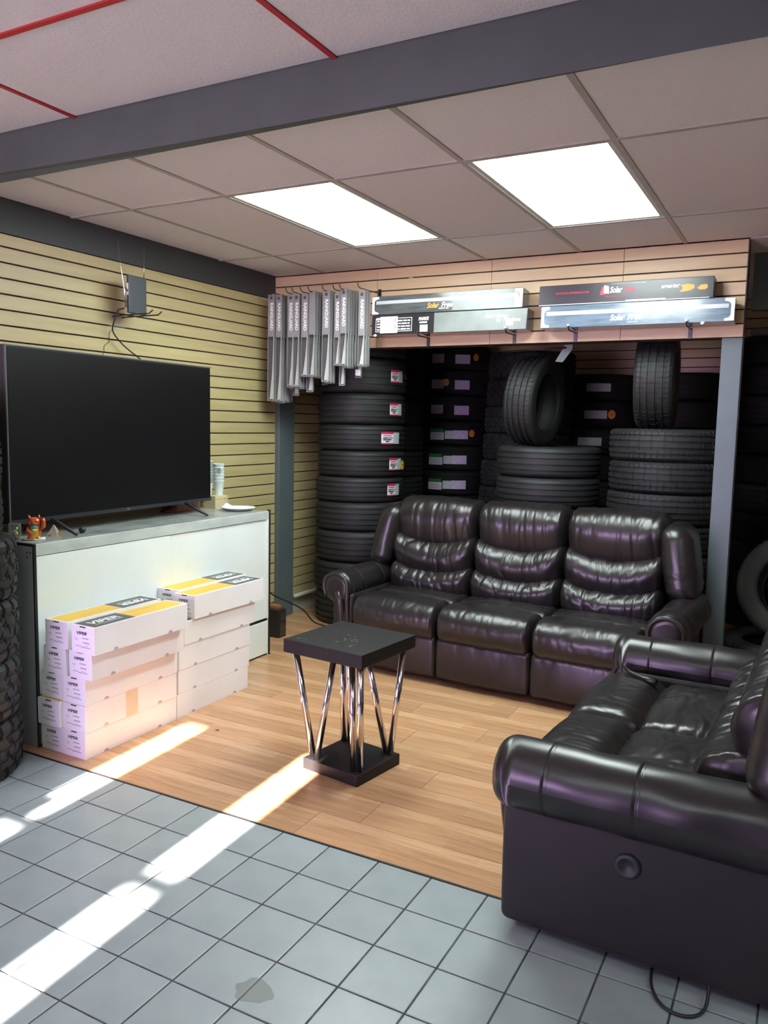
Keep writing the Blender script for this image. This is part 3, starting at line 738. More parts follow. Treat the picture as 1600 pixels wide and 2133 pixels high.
# ------------------------------------------------------------------ side table
T = thing('side_table', 'square black side table on eight slanted chrome tubes, in the sun streak before the sofa', 'table', (-1.73, 2.965, 0), (0, 0, -.105))
MB().box(-.208, .208, -.205, .205, .527, .585).build('tabletop', 'table_black', T, bevel=.003)
MB().box(-.135, .171, -.152, .152, 0, .05).build('base', 'table_black', T, bevel=.003, rot=(0, 0, -.05))
for sx, sy in ((-1, -1), (1, -1), (1, 1), (-1, 1)):
    MB().tube([(.018+sx*.128, sy*.112, .045), (sx*.172, sy*.165, .53)], .0145, 16).build('leg', 'chrome', T, True)
    MB().tube([(.018+sx*.100, sy*.126, .045), (sx*.045, sy*.050, .53)], .0145, 16).build('leg', 'chrome', T, True)
mb = MB()
random.seed(3)
for cx, cy, n, rr in ((.02, -.055, 16, .05), (-.15, -.15, 7, .03), (.09, -.12, 8, .04), (-.05, .03, 8, .07)):
    for _ in range(n):
        x = cx+random.gauss(0, rr*.5); y = cy+random.gauss(0, rr*.4); a = random.uniform(0, PI); l = random.uniform(.002, .009); w = random.uniform(.0006, .0016)
        d = Vector((math.cos(a), math.sin(a), 0)); e = Vector((-d.y, d.x, 0)); c = Vector((x, y, .5853)); mb.poly([c-d*l-e*w, c+d*l-e*w, c+d*l+e*w, c-d*l+e*w])
mb.build('scratches', P('scratched wood showing', (.25, .19, .15), .6, rnd=.03), T)

# ------------------------------------------------------------------ white cabinet under the television
CT = .945
T = thing('cabinet', 'long white cabinet with grey stone-look top, under the television', 'cabinet', (-3.05, 2.398, 0))
L_ = 1.78; Dp = .535
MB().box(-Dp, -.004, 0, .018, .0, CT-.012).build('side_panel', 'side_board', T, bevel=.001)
MB().box(-Dp, -.004, L_-.018, L_, .0, CT-.012).build('side_panel', 'white_board', T, bevel=.001)
MB().box(-Dp, -.006, .018, L_-.018, CT-.03, CT).build('worktop', 'marble', T, bevel=.002)
MB().box(-Dp, -.006, .0, .018, CT-.012, CT).build('worktop_end', 'black_trim', T)
MB().box(-.012, .0, .012, L_-.014, CT-.055, CT-.002).build('worktop_edge', 'marble_edge', T, bevel=.0015)
MB().box(-.018, -.003, .018, .877, .246, CT-.058).build('front_panel', 'white_board', T, bevel=.002)
MB().box(-.022, -.007, .881, L_-.03, .246, CT-.058).build('front_panel', 'white_board', T, bevel=.002)
MB().box(-.020, -.001, L_-.03, L_-.012, .246, CT-.004).build('stile', 'white_board', T, bevel=.001)
MB().box(-.018, -.004, .018, L_-.014, .012, .228).build('kick_panel', 'white_board', T, bevel=.002)
MB().box(-.03, -.008, .018, L_-.014, .0, .25).build('recess', 'black_trim', T)
MB().box(-.006, .003, .0, .013, .0, CT-.002).build('edge_trim', 'black_trim', T)
MB().box(-.014, .003, L_-.012, L_+.001, .0, CT+.006).build('edge_trim', 'black_trim', T)
MB().box(-Dp, -Dp+.012, .02, L_-.02, .03, CT-.04).build('back_board', 'side_board', T)
mb = MB()
for yy, zz in ((-.04, .905), (-.018, .905), (-.04, .884)): mb.lathe([(0, 0), (.004, .0), (.004, .002), (0, .002)], (0, 0, 0), 10); mb.v[-40:] = [(x+yy, y-.0005-z, z2+zz) for (x, z2, z) in [(v[0], v[1], v[2]) for v in mb.v[-40:]] for y in (0,)]
mb.build('screw_hole', 'ink', T)

# ------------------------------------------------------------------ television
T = thing('television', 'large black flat screen television standing on the white cabinet', 'television', (-3.285, 3.176, CT), (0, 0, .045))
hw = .744; z0, z1 = .068, .893
mb = MB().box(-.05, .0, -hw, hw, z0, z1); mb.build('housing', 'tv_frame', T, bevel=.004)
MB().box(-.075, -.05, -hw+.25, hw-.25, z0+.08, z0+.48).build('rear_bulge', 'tv_frame', T, bevel=.01)
MB().box(.0, .0025, -hw+.012, hw-.008, z0+.022, z1-.012).build('screen', 'tv_screen', T)
mb = MB(); mb.box(-.004, .004, -hw, -hw+.008, z0, z1); mb.box(-.004, .004, -hw+.008, hw, z1-.006, z1); mb.build('edge_strip', 'tv_silver', T)
MB().box(-.002, .0035, -hw+.008, hw, z0, z0+.02).build('lower_bezel', 'tv_frame', T)
link('badge', text_mesh('SKV', .013, 'label_g'), T, (.0042, .02, z0+.010), ON_RIGHT)
for yy in (-.50, .50):
    mb = MB(); mb.tube([(-.02, yy, z0+.012), (.07, yy+.0, .045), (.165, yy, .008)], [.012, .011, .007], 8); mb.tube([(-.02, yy, z0+.012), (-.11, yy, .045), (-.19, yy, .008)], [.012, .011, .007], 8)
    mb.build('stand_foot', 'sole', T, True)

# ------------------------------------------------------------------ small things on the cabinet
T = thing('cat_figurine', 'orange beckoning cat figurine with raised paw and teal bib, on the cabinet', 'figurine', (-3.172, 2.503, CT), (0, 0, .85))
MB().box(-.046, .046, -.036, .036, 0, .006).build('base', 'white', T, bevel=.002)
MB().box(-.046, .0, -.0365, -.036, .001, .0055).build('solar_strip', 'ink', T)
mb = MB(); mb.ell((0, .004, .038), (.032, .027, .036)); mb.build('body', 'orange', T, True)
mb = MB(); mb.ell((0, -.016, .034), (.021, .014, .030)); mb.build('belly', 'gold', T, True)
mb = MB(); mb.ell((0, -.004, .083), (.029, .024, .023)); mb.ell((0, -.024, .077), (.010, .007, .007)); mb.build('head', 'orange', T, True)
for s_ in (-1, 1):
    e = MB().tube([(s_*.018, -.002, .096), (s_*.021, -.002, .106), (s_*.023, -.002, .116)], [.0095, .007, .0015], 10).build('ear', 'orange', T, True)
    MB().tube([(s_*.0185, -.008, .099), (s_*.0215, -.007, .112)], [.005, .001], 8).build('inner_ear', 'ear_red', e, True)
    mb = MB(); mb.ell((s_*.010, -.026, .087), (.0042, .002, .0032), 10, 6); mb.build('eye', 'ink', T, True)
    mb = MB(); mb.ell((s_*.019, -.014, .010), (.012, .018, .008)); mb.build('foot', 'gold' if s_ > 0 else 'orange', T, True)
MB().tube([(.029, -.004, .052), (.040, -.010, .062), (.041, -.012, .084), (.036, -.014, .100)], [.009, .011, .010, .009], 10).build('raised_arm', 'orange', T, True)
MB().tube([(-.026, -.008, .054), (-.027, -.022, .044), (-.018, -.030, .036)], [.009, .009, .007], 10).build('lowered_arm', 'orange', T, True)
mb = MB(); mb.ell((0, -.020, .058), (.017, .008, .010)); mb.build('bib', 'teal', T, True)
mb = MB(); mb.ell((-.014, -.028, .024), (.012, .004, .018), 14, 8); mb.build('coin', 'orange', T, True)
T = thing('boxed_figurine', 'small gold figurine inside a clear plastic case, at the cabinet\'s end', 'figurine', (-3.208, 2.428, CT), (0, 0, .85))
mb = MB(); mb.box(-.026, .026, -.026, .026, 0, .080); mb.build('case', 'glass', T, bevel=.002)
MB().box(-.026, .026, -.026, .026, .080, .084).build('case_lid', 'metal', T, bevel=.001)
mb = MB(); mb.ell((0, 0, .024), (.020, .018, .023)); mb.ell((0, 0, .053), (.017, .015, .015)); mb.ell((-.011, 0, .069), (.005, .004, .007), 8, 6); mb.ell((.011, 0, .069), (.005, .004, .007), 8, 6); mb.build('figure', 'gold_green', T, True)
mb = MB(); mb.ell((0, -.016, .046), (.010, .005, .006)); mb.build('bib', 'teal', T, True)
mb = MB(); mb.add([(-.028, -.028, 0), (.028, -.028, 0), (.028, .028, 0), (-.028, .028, 0), (0, 0, .055)], [(3, 2, 1, 0), (0, 1, 4), (1, 2, 4), (2, 3, 4), (3, 0, 4)])
o = tag(mb.build('crystal_pyramid', 'crystal', None, loc=(-3.205, 2.64, CT), rot=(0, 0, .5)), 'little clear crystal pyramid beside the orange cat figurine', 'ornament')
MB().box(.022, .036, -.012, .002, 0, .016).build('gold_foot', 'gold', o)
MB().box(-.012, -.002, -.034, -.024, 0, .010).build('gold_foot', 'gold', o)
mb = MB(); mb.ell((0, 0, .016), (.017, .017, .016)); tag(mb.build('dark_ball', 'sole', None, True, loc=(-3.165, 2.775, CT)), 'small dark ball on the cabinet in front of the television', 'ball')
T = thing('paper_plate', 'white paper plate on the cabinet\'s far end', 'plate', (-3.225, 4.075, CT))
MB().lathe([(0, .002), (.075, .002), (.088, .012), (.108, .018), (.109, .020), (.088, .0145), (.075, .004), (0, .004)], seg=32).build('dish', 'plate', T, True)
mb = MB(); random.seed(5)
G = []
for i in range(13):
    row = []
    for j in range(13):
        x = (i/12-.5)*.115; y = (j/12-.5)*.10; h = .028*max(0, 1-(x/.06)**2)*max(0, 1-(y/.052)**2)
        row.append((x, y, h*(1+1.3*noise.noise(Vector((x*40, y*40, 1))))+.003*abs(noise.noise(Vector((x*90, y*90, 4))))))
    G.append(row)
mb.grid(G); tag(mb.build('tissue', 'tissue', None, True, loc=(-3.275, 4.045, CT+.0055)), 'crumpled white tissue heaped on the paper plate', 'tissue')
o = MB().box(-.05, .05, -.075, .055, 0, .082).build('tan_box', 'kraft', None, loc=(-3.43, 4.11, CT), bevel=.001)
tag(o, 'small tan cardboard box holding up the paper cups, behind the plate', 'box')
MB().box(.0495, .0508, -.075, .055, .060, .0615).build('flap_seam', 'brown_box', o)
def cups(x, y, n, h, desc, dark):
    T = thing('cup_stack', desc, 'cups', (x, y, CT+.0825))
    for i in range(n):
        z = i*(h-.095)/(n-1)
        MB().lathe([(.026, z), (.035, z+.09), (.037, z+.093), (.035, z+.095), (.033, z+.088), (.024, z+.003), (0, z+.003)], seg=20).build('cup', 'cup', T, True)
        if dark:
            MB().lathe([(.0366, z+.0845), (.0376, z+.0885), (.0372, z+.089), (.0364, z+.085)], seg=20, closed=True).build('cup_band', 'cup_dark', T, True)
    if not dark:
        mb = MB()
        for k, r in enumerate((.022, .015, .006)):
            c = math.radians(-45); R = .0362
            def pt(u, v, R=R, k=k): a = c+u/R; return (R*math.cos(a)*1.02, R*math.sin(a)*1.02, h-.045+v)
            if k < 2:
                for q in range(4):
                    a0, a1 = q*PI/2, (q+1)*PI/2; w = .0032
                    mb.poly([pt(r*.75*math.cos(a0), r*math.sin(a0)), pt(r*.75*math.cos(a1), r*math.sin(a1)), pt((r-w)*.75*math.cos(a1), (r-w)*math.sin(a1)), pt((r-w)*.75*math.cos(a0), (r-w)*math.sin(a0))])
            else: mb.poly([pt(r*.7*math.cos(q*PI/2), r*math.sin(q*PI/2)) for q in range(4)])
        mb.build('diamond_print', 'cup_dark', T)
    return T
cups(-3.425, 4.125, 6, .205, 'tall sleeve of white patterned paper cups in the tan box', False)
cups(-3.457, 4.049, 13, .225, 'stack of dark-ringed paper cups against the television edge', True)
o = MB().box(-.06, .06, -.11, .10, 0, .075).build('brown_carton', 'brown_box', None, loc=(-3.475, 3.83, CT+.001), bevel=.001)
tag(o, 'orange brown carton behind the television foot', 'box'); MB().box(.0595, .0606, -.11, .10, .05, .064).build('tape_strip', 'tape', o)
# black floor box and its cable at the cabinet end
T = thing('speaker_box', 'low black box on the floor in the gap behind the cabinet', 'box', (-3.29, 4.62, 0))
MB().box(-.11, .07, -.10, -.01, 0, .20).build('shell', 'sole', T, bevel=.006)
MB().box(.07, .074, -.09, -.02, .015, .185).build('grille', 'box_black', T)
MB().box(-.06, .04, -.08, -.02, .20, .225).build('plug_pack', 'brown_box', T, bevel=.003)
cb = MB(); cb.cable([(-3.30, 4.50, .34), (-3.285, 4.56, .29), (-3.22, 4.80, .16), (-3.20, 4.93, .04), (-3.12, 4.97, .008), (-2.95, 4.92, .007), (-2.75, 4.80, .007), (-2.70, 4.60, .007)], .0055, 6)
tag(cb.build('floor_cable', 'cable', None, True), 'black cable drooping from the cabinet end onto the wood floor', 'cable')

# ------------------------------------------------------------------ indoor antenna on the slat wall
T = thing('tv_antenna', 'dark flat indoor antenna with two thin aerials, standing on prongs of the left wall', 'antenna', (-3.45, 3.455, 2.105))
MB().box(-.022, .0, -.068, .068, 0, .212).build('panel', 'antenna', T, bevel=.006)
MB().box(-.018, -.006, -.0705, -.068, .10, .165).build('port_strip', 'white', T)
MB().box(-.018, -.006, -.0712, -.0705, .118, .132).build('port', 'ink', T)
MB().tube([(-.02, -.075, .03), (-.022, -.082, .12), (-.03, -.098, .25), (-.04, -.112, .405)], [.0045, .004, .0016, .001], 6).build('aerial', 'metal', T, True)
MB().tube([(-.012, .058, .212), (-.014, .062, .27), (-.018, .070, .39)], [.003, .0012, .001], 6).build('aerial', 'metal', T, True)
T = thing('slatwall_bracket', 'clear bracket with two upturned prongs carrying the antenna', 'bracket', (XL, 3.45, 2.02))
MB().box(0, .006, -.075, .045, 0, .085).build('plate', 'clear', T, bevel=.002)
for dy in (-.05, .02):
    MB().tube([(.004, dy, .075), (.10, dy+.005, .078), (.27, dy+.015, .080), (.295, dy+.017, .098)], .0038, 8).build('prong', 'metal_dark', T, True)
cb = MB(); cb.cable([(-3.475, 3.375, 2.13), (-3.50, 3.35, 2.115), (-3.525, 3.345, 2.06), (-3.55, 3.36, 2.00), (-3.55, 3.44, 1.93), (-3.53, 3.55, 1.86), (-3.50, 3.60, 1.80)], .0042, 6)
tag(cb.build('antenna_cable', 'cable', None, True), 'black antenna cable running down the slats behind the television', 'cable')
cb = MB(); cb.cable([(XL+.003, 3.40, 2.02), (XL+.003, 3.375, 2.0), (XL+.003, 3.37, 1.95), (XL+.003, 3.335, 1.92), (XL+.003, 3.33, 1.88), (XL+.003, 3.30, 1.84)], .0016, 5)
tag(cb.build('thin_wire', 'cable', None, True), 'hair-thin crooked wire hanging under the antenna bracket', 'wire')

# ------------------------------------------------------------------ white film cartons by the cabinet
CW, CL, CH = .1415, .578, .1235
def carton_proto():
    T = thing('film_carton', 'white printed carton', 'box', (0, 0, 0))
    MB().box(-CW/2, CW/2, 0, CL, 0, CH-.001).build('body', 'carton', T, bevel=.0012)
    mb = MB(); z = CH-.0006
    mb.use('yellow').poly([(-CW/2+.008, .010, z), (CW/2-.008, .010, z), (CW/2-.008, CL-.010, z), (-CW/2+.008, CL-.010, z)])
    z = CH-.0003; mb.use('char').poly([(-CW/2+.006, .010, z), (CW/2-.006, .010, z), (CW/2-.006, .245, z), (-CW/2+.006, .245, z)])
    mb.use('white').poly([(.026, .045, CH), (.030, .045, CH), (.030, .205, CH), (.026, .205, CH)])
    pr_ = mb.build('printed_top', None, T)
    link('lettering', text_mesh('VIPER', .062, 'white', .25, .0022, .165), pr_, (-.008, .125, CH+.0001), (0, 0, PI/2))
    link('lettering', text_mesh('WINDOW FILM - PROFESSIONAL TINT', .012, 'ochre_ink', .2, 0, .17), pr_, (-.02, .37, CH+.0001), (0, 0, PI/2))
    for yy in (.12, .46):
        mb = MB(); mb.poly([(CW/2+.0004, yy+.014*math.cos(PI*i/10), .001+.013*math.sin(PI*i/10)) for i in range(11)]); mb.build('thumb_notch', 'pale_ink', T)
    mb = MB(); mb.poly([(-.02, -.0004, CH-.0085), (.02, -.0004, CH-.0085), (.016, -.0004, CH-.003), (-.016, -.0004, CH-.003)]); mb.build('tab_slot', 'ink', T)
    e = MB(); e.use('pale_ink')
    for x0, x1, zz, h in ((-.005, .035, .066, .005), (0, .04, .046, .006), (.005, .035, .034, .002), (-.045, -.01, .030, .003), (-.012, .045, .026, .004), (-.05, -.03, .062, .002), (-.045, -.032, .056, .002)): e.poly([(x0, -.0005, zz), (x1, -.0005, zz), (x1, -.0005, zz+h), (x0, -.0005, zz+h)])
    en = e.build('end_print', None, T)
    link('lettering', text_mesh('VIPER', .018, 'ink', .25, .0006, .062), en, (-.006, -.0007, .090), ON_FRONT)
    return T
proto = carton_proto(); first = True
def carton(x, y, z, label, group, rz=0., flip=False, tape=False):
    global first
    t = proto if first else dup_tree(proto); first = False
    t['label'] = label; t['group'] = group
    if flip:
        t.location = (x+CL*math.sin(rz)*-1, y+CL*math.cos(rz), z); t.rotation_euler = (0, 0, rz+PI)
    else: t.location = (x, y, z); t.rotation_euler = (0, 0, rz)
    if flip:
        # the far end also carries the end print and the notches are on both long sides
        for ch in list(t.children):
            if ch.name.startswith(('end_print', 'tab_slot')):
                c = dup_tree(ch, t); c.rotation_euler = (0, 0, PI); c.location = (0, CL, 0)
            if ch.name.startswith('thumb_notch'):
                c = dup_tree(ch, t); c.rotation_euler = (0, 0, PI); c.location = (0, CL, 0)
    if tape:
        MB().box(CW/2, CW/2+.0007, .24, .315, .0, CH).build('tape', 'tape', t)
    return t
LV = ['bottom', 'second', 'third', 'fourth', 'top']
nearL = [(-2.758-CW/2, 2.410, 0), (-2.754-CW/2, 2.408, 0), (-2.751-CW/2, 2.410, 0), (-2.706-CW/2, 2.408, -.004), (-2.668-CW/2, 2.392, -.006)]
backL = [(-2.9-CW/2, 2.412, 0), (-2.901-CW/2, 2.394, .002), (-2.898-CW/2, 2.414, .0), (-2.862-CW/2, 2.402, 0), (-2.840-CW/2, 2.396, .0)]
farL = [(-2.762-CW/2, 2.998, 0), (-2.762-CW/2, 3.010, 0), (-2.760-CW/2, 3.014, 0), (-2.757-CW/2, 3.05, -.004), (-2.745-CW/2, 3.115, -.012)]
farB = [(-2.905-CW/2, 3.01, 0), (-2.905-CW/2, 3.00, 0), (-2.904-CW/2, 3.02, 0), (-2.902-CW/2, 3.06, 0), (-2.91-CW/2, 3.17, -.008)]
for k in range(5):
    z = CH*k
    carton(*nearL[k][:2], z, f'white film carton, {LV[k]} of the front column in the near pile'+(', dark logo' if k == 4 else ', brown tape' if k == 1 else ''), 'white film cartons', nearL[k][2], tape=(k == 1))
    carton(*backL[k][:2], z, f'white film carton, {LV[k]} of the column nearest the cabinet in the near pile', 'white film cartons', backL[k][2], flip=(k in (0, 1, 4)))
    carton(*farL[k][:2], z, f'white film carton, {LV[k]} of the front column in the far pile', 'white film cartons', farL[k][2], flip=(k == 4))
    carton(*farB[k][:2], z, f'white film carton, {LV[k]} of the column nearest the cabinet in the far pile', 'white film cartons', farB[k][2], flip=(k == 4))

# ------------------------------------------------------------------ wiper blades on hooks
def hook(x, i, z=2.402, l=.30):
    T = thing('peg_hook', f'dark steel peg hook with upturned tip, number {i+1} of the row from the left wall'.replace('number ', ''), 'hook', (x, YH, z), group='peg hooks holding the wiper packs')
    T['label'] = f'{["first", "second", "third", "fourth", "fifth", "sixth", "seventh", "eighth", "ninth", "tenth"][i]} peg hook with upturned tip from the left wall, holding wiper packs'
    MB().box(-.012, .012, -.004, .0, -.02, .03).build('plate', 'metal_dark', T)
    MB().tube([(0, -.003, 0), (0, -l+.02, -.002), (0, -l, .006), (0, -l-.008, .026)], .003, 8).build('rod', 'metal_dark', T, True)
WP = {}
def pack_parts(L, w, full):
    key = (round(L, 2), round(w, 3), full)
    if key in WP: return WP[key]
    zs = -.315; out = []
    mb = MB(); n = 8
    pts = [(-w/2, -.006, 0), (-w/2, -.006, zs)]+[(-w/2+w*i/n, -.006, zs+.022*math.sin(PI/2*i/n)) for i in range(1, n)]+[(w/2, -.006, zs+.022), (w/2, -.006, 0)]
    mb.prism(pts[::-1], (0, .010, 0)); out.append(('sleeve', mb.mesh('sleeve', 'card_grey'), None))
    if full:
        tm_ = text_mesh('RAINGUARD', .034, 'white', 0, .0011, .19, 1.0)
        for v in tm_.vertices: v.co = Vector((v.co.y, -v.co.x, 0))
        out.append(('lettering', tm_, ((.004, -.0066, -.155), ON_FRONT)))
        mb = MB(); mb.box(-.010, .010, -.0068, -.0064, -.036, -.016); out.append(('emblem', mb.mesh('emblem', 'char'), None))
    mb = MB(); mb.prism([(w*.44, -.003, zs+.03), (w*.30, -.003, zs+.02), (w*.12, -.003, -L*.74), (-w*.22, -.003, -L+.012), (w*.44, -.003, -L+.012)], (0, .003, 0)); out.append(('insert_card', mb.mesh('insert_card', 'card_pale'), None))
    mb = MB(); mb.prism([(-w*.40, -.0065, zs+.02), (-w*.43, -.0065, -L+.02), (-w*.28, -.0065, -L+.02), (w*.06, -.0065, -L*.74), (w*.22, -.0065, zs+.02)], (0, .006, 0)); out.append(('blade', mb.mesh('blade', 'rubber_blade'), None))
    mb = MB()
    for x in (-w/2, w/2-.003): mb.box(x, x+.003, -.009, .006, -L, zs+.01)
    mb.box(-w/2, w/2, -.009, .006, -L, -L+.004); out.append(('blister_edge', mb.mesh('blister_edge', 'card_grey'), None))
    mb = MB(); mb.poly([(-w/2, -.0092, -L), (w/2, -.0092, -L), (w/2, -.0092, zs), (-w/2, -.0092, zs)]); out.append(('blister', mb.mesh('blister', 'clear'), None))
    WP[key] = out; return out
def pack(x, y, zt, L, w, full, label, group, rz=0.):
    T = thing('wiper_pack', label, 'wiper blade', (x, y, zt), (0, 0, rz), group)
    for nm, me, tr in pack_parts(L, w, full):
        link(nm, me, T, *(tr if tr else (None, None)))
    return T
# x left, x right, top, bottom at the front, packs behind, longer pack peeping below
WR = [(-3.48, -3.422, 2.394, 1.662, 1, 0), (-3.415, -3.360, 2.388, 1.656, 4, 0), (-3.313, -3.262, 2.385, 1.757, 1, 1.699), (-3.262, -3.212, 2.385, 1.757, 4, 0),
      (-3.196, -3.140, 2.381, 1.829, 1, 1.725), (-3.132, -3.080, 2.400, 1.829, 4, 1.78), (-3.022, -2.960, 2.394, 1.792, 2, 0), (-2.928, -2.884, 2.372, 1.900, 1, 1.768),
      (-2.880, -2.829, 2.398, 1.899, 5, 1.83), (-2.741, -2.690, 2.378, 1.895, 2, 0)]
ON = ['first', 'second', 'third', 'fourth', 'fifth', 'sixth', 'seventh', 'eighth', 'ninth', 'tenth']
for i, (xa, xb, zt, zb_, nb, lng) in enumerate(WR):
    x = (xa+xb)/2; w = xb-xa-.002
    hook(x, i, 2.404)
    zt = min(zt, 2.398)
    for k in range(nb+1):
        y = 4.735+.034*k; full = k == 0 and i != 5
        lb = f'front wiper blade pack on the {ON[i]} hook from the left wall' if k == 0 else f'wiper blade pack hanging behind the front one on the {ON[i]} hook, {ON[k]} behind it'
        pack(x+random.uniform(-.002, .002), y, zt+.012, zt-zb_+.012+(.0 if k == 0 else random.uniform(-.004, .012)), w, full, lb, 'wiper blade packs on the header', random.uniform(-.03, .03))
    if lng:
        t = pack(x+.004, 4.735+.034*(nb+1), zt+.012, zt-lng+.012, w, False, f'longer wiper blade pack peeping below the others on the {ON[i]} hook', 'wiper blade packs on the header')
        if i == 8: MB().box(-.02, .02, -.0105, -.0095, -(zt-lng)+.004, -(zt-lng)+.045).build('price_sticker', 'white', t)

# ------------------------------------------------------------------ window film boxes on the header brackets
for x, lb in ((-2.336, 'under the logo of the lower left film box'), (-1.732, 'near the right end of the lower left film box'), (-1.339, 'near the left end of the blue film box'), (-.674, 'near the right end of the blue film box')):
    T = thing('shelf_bracket', 'dark steel bracket '+lb, 'bracket', (x, YH, 2.096), group='brackets under the film boxes')
    MB().box(-.011, .011, -.005, 0, -.06, .0).build('plate', 'metal_dark', T, bevel=.001)
    MB().tube([(0, -.003, -.004), (-.0, -.155, -.004), (0, -.172, .006), (0, -.178, .024)], .0045, 8).build('arm', 'metal_dark', T, True)
    if x != -2.336: MB().tube([(0.0, -.178, .018), (0.0, -.1795, .028)], .008, 10).build('cap', 'white', T, True)
for x in (-2.655, -.59): tag(MB().ell((0, 0, .008), (.012, .010, .009), 12, 8).build('hook_cap', 'white', None, True, loc=(x, 4.815, 2.094)), f'white hook cap under the {"lower left" if x < -1 else "blue"} film box', 'hook cap')
def film_box(label, x0, x1, y0, y1, z0, z1, style, rot=0., tip=0.):
    T = thing('film_box', label, 'box', ((x0+x1)/2, (y0+y1)/2, z0), (math.radians(-tip), 0, rot), 'window film boxes on the header')
    a, b, h = (x1-x0)/2, (y1-y0)/2, z1-z0; f = -b-.0006
    body = {'char': 'box_char', 'black': 'box_black', 'blue': 'box_blue', 'black2': 'box_ink'}[style]
    MB().box(-a, a, -b, b, 0, h).build('body', body, T, bevel=.0025)
    def rect(nm, u0, u1, v0, v1, key, off=0., par=None):
        y = f-off; return MB().poly([(u0, y, v0*h), (u1, y, v0*h), (u1, y, v1*h), (u0, y, v1*h)]).build(nm, key, par or T)
    def word(txt, size, key, u, v, width, shear=.25, bold=.0014, par=None): return link('lettering', text_mesh(txt, size, key, shear, bold, width), par or T, (u, f-.0009, v*h), ON_FRONT)
    if style in ('char', 'blue'):
        rect('silver_band', -a+.03, a-.03, .56, .74, 'silver_print')
        for s_ in (-1, 1):
            e = s_*a
            mb = MB(); y = f-.0003
            P_ = [(0, .03), (0, .97), (.05, .97), (.052, .86), (.026, .80), (.018, .70), (.018, .28), (.026, .16), (.05, .12), (.05, .03)]
            mb.poly([(e-s_*u, y, v*h) for u, v in P_][::-s_]); mb.build('end_frame', 'white', T)
        if style == 'char':
            word('Solar', .046, 'orange_print', -.075, .36, .085); word('Free', .046, 'white', .022, .36, .078)
            word('WINDOW FILM', .012, 'white', -.0, .17, .07, .2, .0002)
            rect('grey_sheen_panel', .06, a-.055, .04, .96, 'box_grey_sheen', -.0002); word('SCRATCH RESISTANT', .022, 'white', .14, .80, .15, .2, .0003)  # paler half: ceiling light reflection put into the colour
        else:
            word('Solar', .046, 'white', -.085, .36, .085); word('Free', .046, 'white', .012, .36, .078); word('WINDOW FILM', .011, 'silver_print', -.0, .14, .06, .2, .0002)
    if style == 'black':
        mb = MB().use('white')
        def fr(u0, u1, v0, v1, t=.0035):
            for A in ((u0, u1, v1*h-t, v1*h), (u0, u1, v0*h, v0*h+t), (u0, u0+t, v0*h, v1*h), (u1-t, u1, v0*h, v1*h)): mb.poly([(A[0], f, A[2]), (A[1], f, A[2]), (A[1], f, A[3]), (A[0], f, A[3])])
        fr(-a+.03, -a+.30, .14, .82)
        for r_ in range(4):
            u = -a+.04; v = .64-.14*r_
            while u < -a+.285:
                l = random.uniform(.015, .04); mb.poly([(u, f, v*h), (min(u+l, -a+.288), f, v*h), (min(u+l, -a+.288), f, (v+.07)*h), (u, f, (v+.07)*h)]); u += l+.005
        mb.build('text_panel', None, T)
        word('DATE', .018, 'white', -a+.055, .80, .04)
        lb = rect('shipping_label', -a+.065, -a+.195, .07, .90, 'white', .0012)
        mb = MB().use('char'); y = f-.0016
        for k in range(16):
            v = .12+.045*k; mb.poly([(-a+.165, y, v*h), (-a+.187, y, v*h), (-a+.187, y, (v+.02)*h), (-a+.165, y, (v+.02)*h)])
        mb.use('label_g').poly([(-a+.11, y, .12*h), (-a+.125, y, .12*h), (-a+.125, y, .74*h), (-a+.11, y, .74*h)]); mb.build('barcode', None, lb)
        word('PARKS', .028, 'white', -a+.385, .72, .075); rect('sub_line', -a+.355, -a+.41, .50, .58, 'white'); rect('small_sticker', -a+.36, -a+.415, .08, .42, 'white', .0006)
        rect('grey_sheen_panel', -a+.46, a-.006, .02, .98, 'box_grey_sheen')  # grey print half with the ceiling light sheen painted in
        word('Everything', .036, 'white', a-.20, .66, .15, .35, .0004); word('for Windows', .036, 'white', a-.12, .50, .16, .35, .0004); rect('price_sticker', a-.135, a-.09, .22, .45, 'white', .0006)
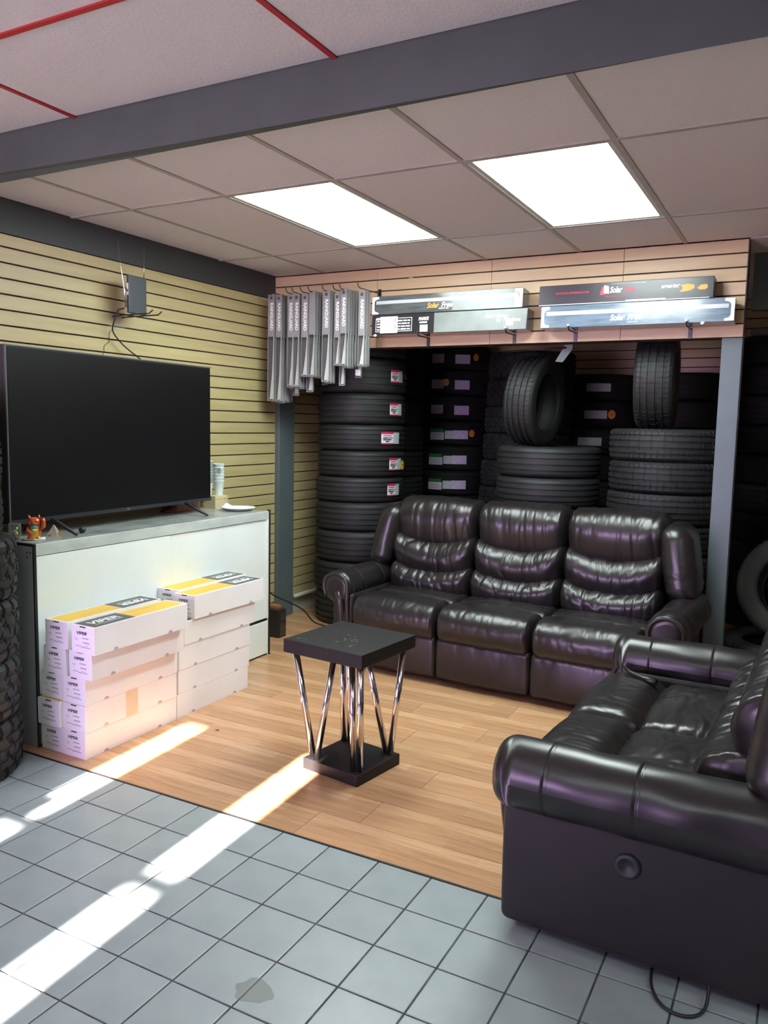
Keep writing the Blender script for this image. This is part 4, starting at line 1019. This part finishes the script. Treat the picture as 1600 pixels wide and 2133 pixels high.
    if style == 'black2':
        word('WWW.SOLARFREEFILM.COM', .016, 'red_print', -a+.20, .58, .20, .2, .0006)
        mb = MB().use('red_print'); mb.poly([(-.13, f, .40*h), (-.095, f, .40*h), (-.105, f, .78*h), (-.118, f, .78*h)])
        mb.use('white').poly([(-.108, f-.0003, .48*h), (-.076, f-.0003, .44*h), (-.078, f-.0003, .80*h), (-.106, f-.0003, .86*h)]); mb.build('logo', None, T)
        word('Solar', .048, 'white', -.035, .62, .072); word('Free', .048, 'red_print', .04, .62, .060)
        word('HIGH PERFORMANCE WINDOW FILM', .007, 'silver_print', .03, .90, .19, 0, 0); word('WINDOW FILM', .008, 'red_print', -.04, .30, .12, 0, .0002)
        word('877·938·TINT', .020, 'white', .265, .62, .10)
        mb = MB().use('orange_print')
        mb.poly([(.315, f, .34*h), (.33, f, .50*h), (.322, f, .66*h), (.36, f, .70*h), (.39, f, .64*h), (.392, f, .50*h), (.375, f, .40*h), (.345, f, .36*h)])
        mb.poly([(.405, f, .48*h), (.425, f, .62*h), (.455, f, .64*h), (.462, f, .50*h), (.45, f, .40*h), (.42, f, .40*h)]); mb.build('orange_tape', None, T)
        rect('scuffed_edge', .02, .24, .01, .10, 'white', .0004); rect('lower_edge', -a, a-.02, .0, .045, 'silver_print', .0002)
    return T
film_box('charcoal window film box with silver band, on top of the lower left box', -2.69, -1.635, 4.825, 4.945, 2.2360, 2.358, 'char', -.004, 3.2)
film_box('black and grey window film box with a white shipping label, beside the wiper packs', -2.685, -1.60, 4.818, 4.948, 2.1035, 2.234, 'black', 0, 2.3)
film_box('blue-grey window film box with white end frames, resting on the right brackets', -1.512, -.432, 4.818, 4.948, 2.1035, 2.234, 'blue', 0, 3.4)
film_box('black window film box with orange tape patches, on top of the blue-grey one', -1.530, -.545, 4.825, 4.945, 2.2395, 2.357, 'black2', .006, .6)
# bits on the header
mb = MB(); mb.ell((0, 0, 0), (.016, .006, .008), 10, 6); mb.ell((.018, 0, .004), (.010, .005, .007), 10, 6)
tag(mb.build('putty_lump', 'kraft', None, True, loc=(-2.48, 4.977, 2.499)), 'small tan lump stuck in the top slot of the header', 'lump')
# loose bar hanging under the header
T = thing('hanging_bar', 'thin dark bar with a grey plate hanging under the header above the leaning tyre', 'bracket', (-1.45, 5.09, 2.036))
MB().tube([(-.40, .02, -.035), (.02, .02, -.018)], .006, 8).build('bar', 'metal_dark', T, True)
MB().prism([(-.05, .02, -.105), (.0, .02, -.11), (.06, .02, -.03), (.06, .02, .0), (.01, .02, .0)], (0, .006, 0)).build('plate', 'grey_paint', T, bevel=.001)
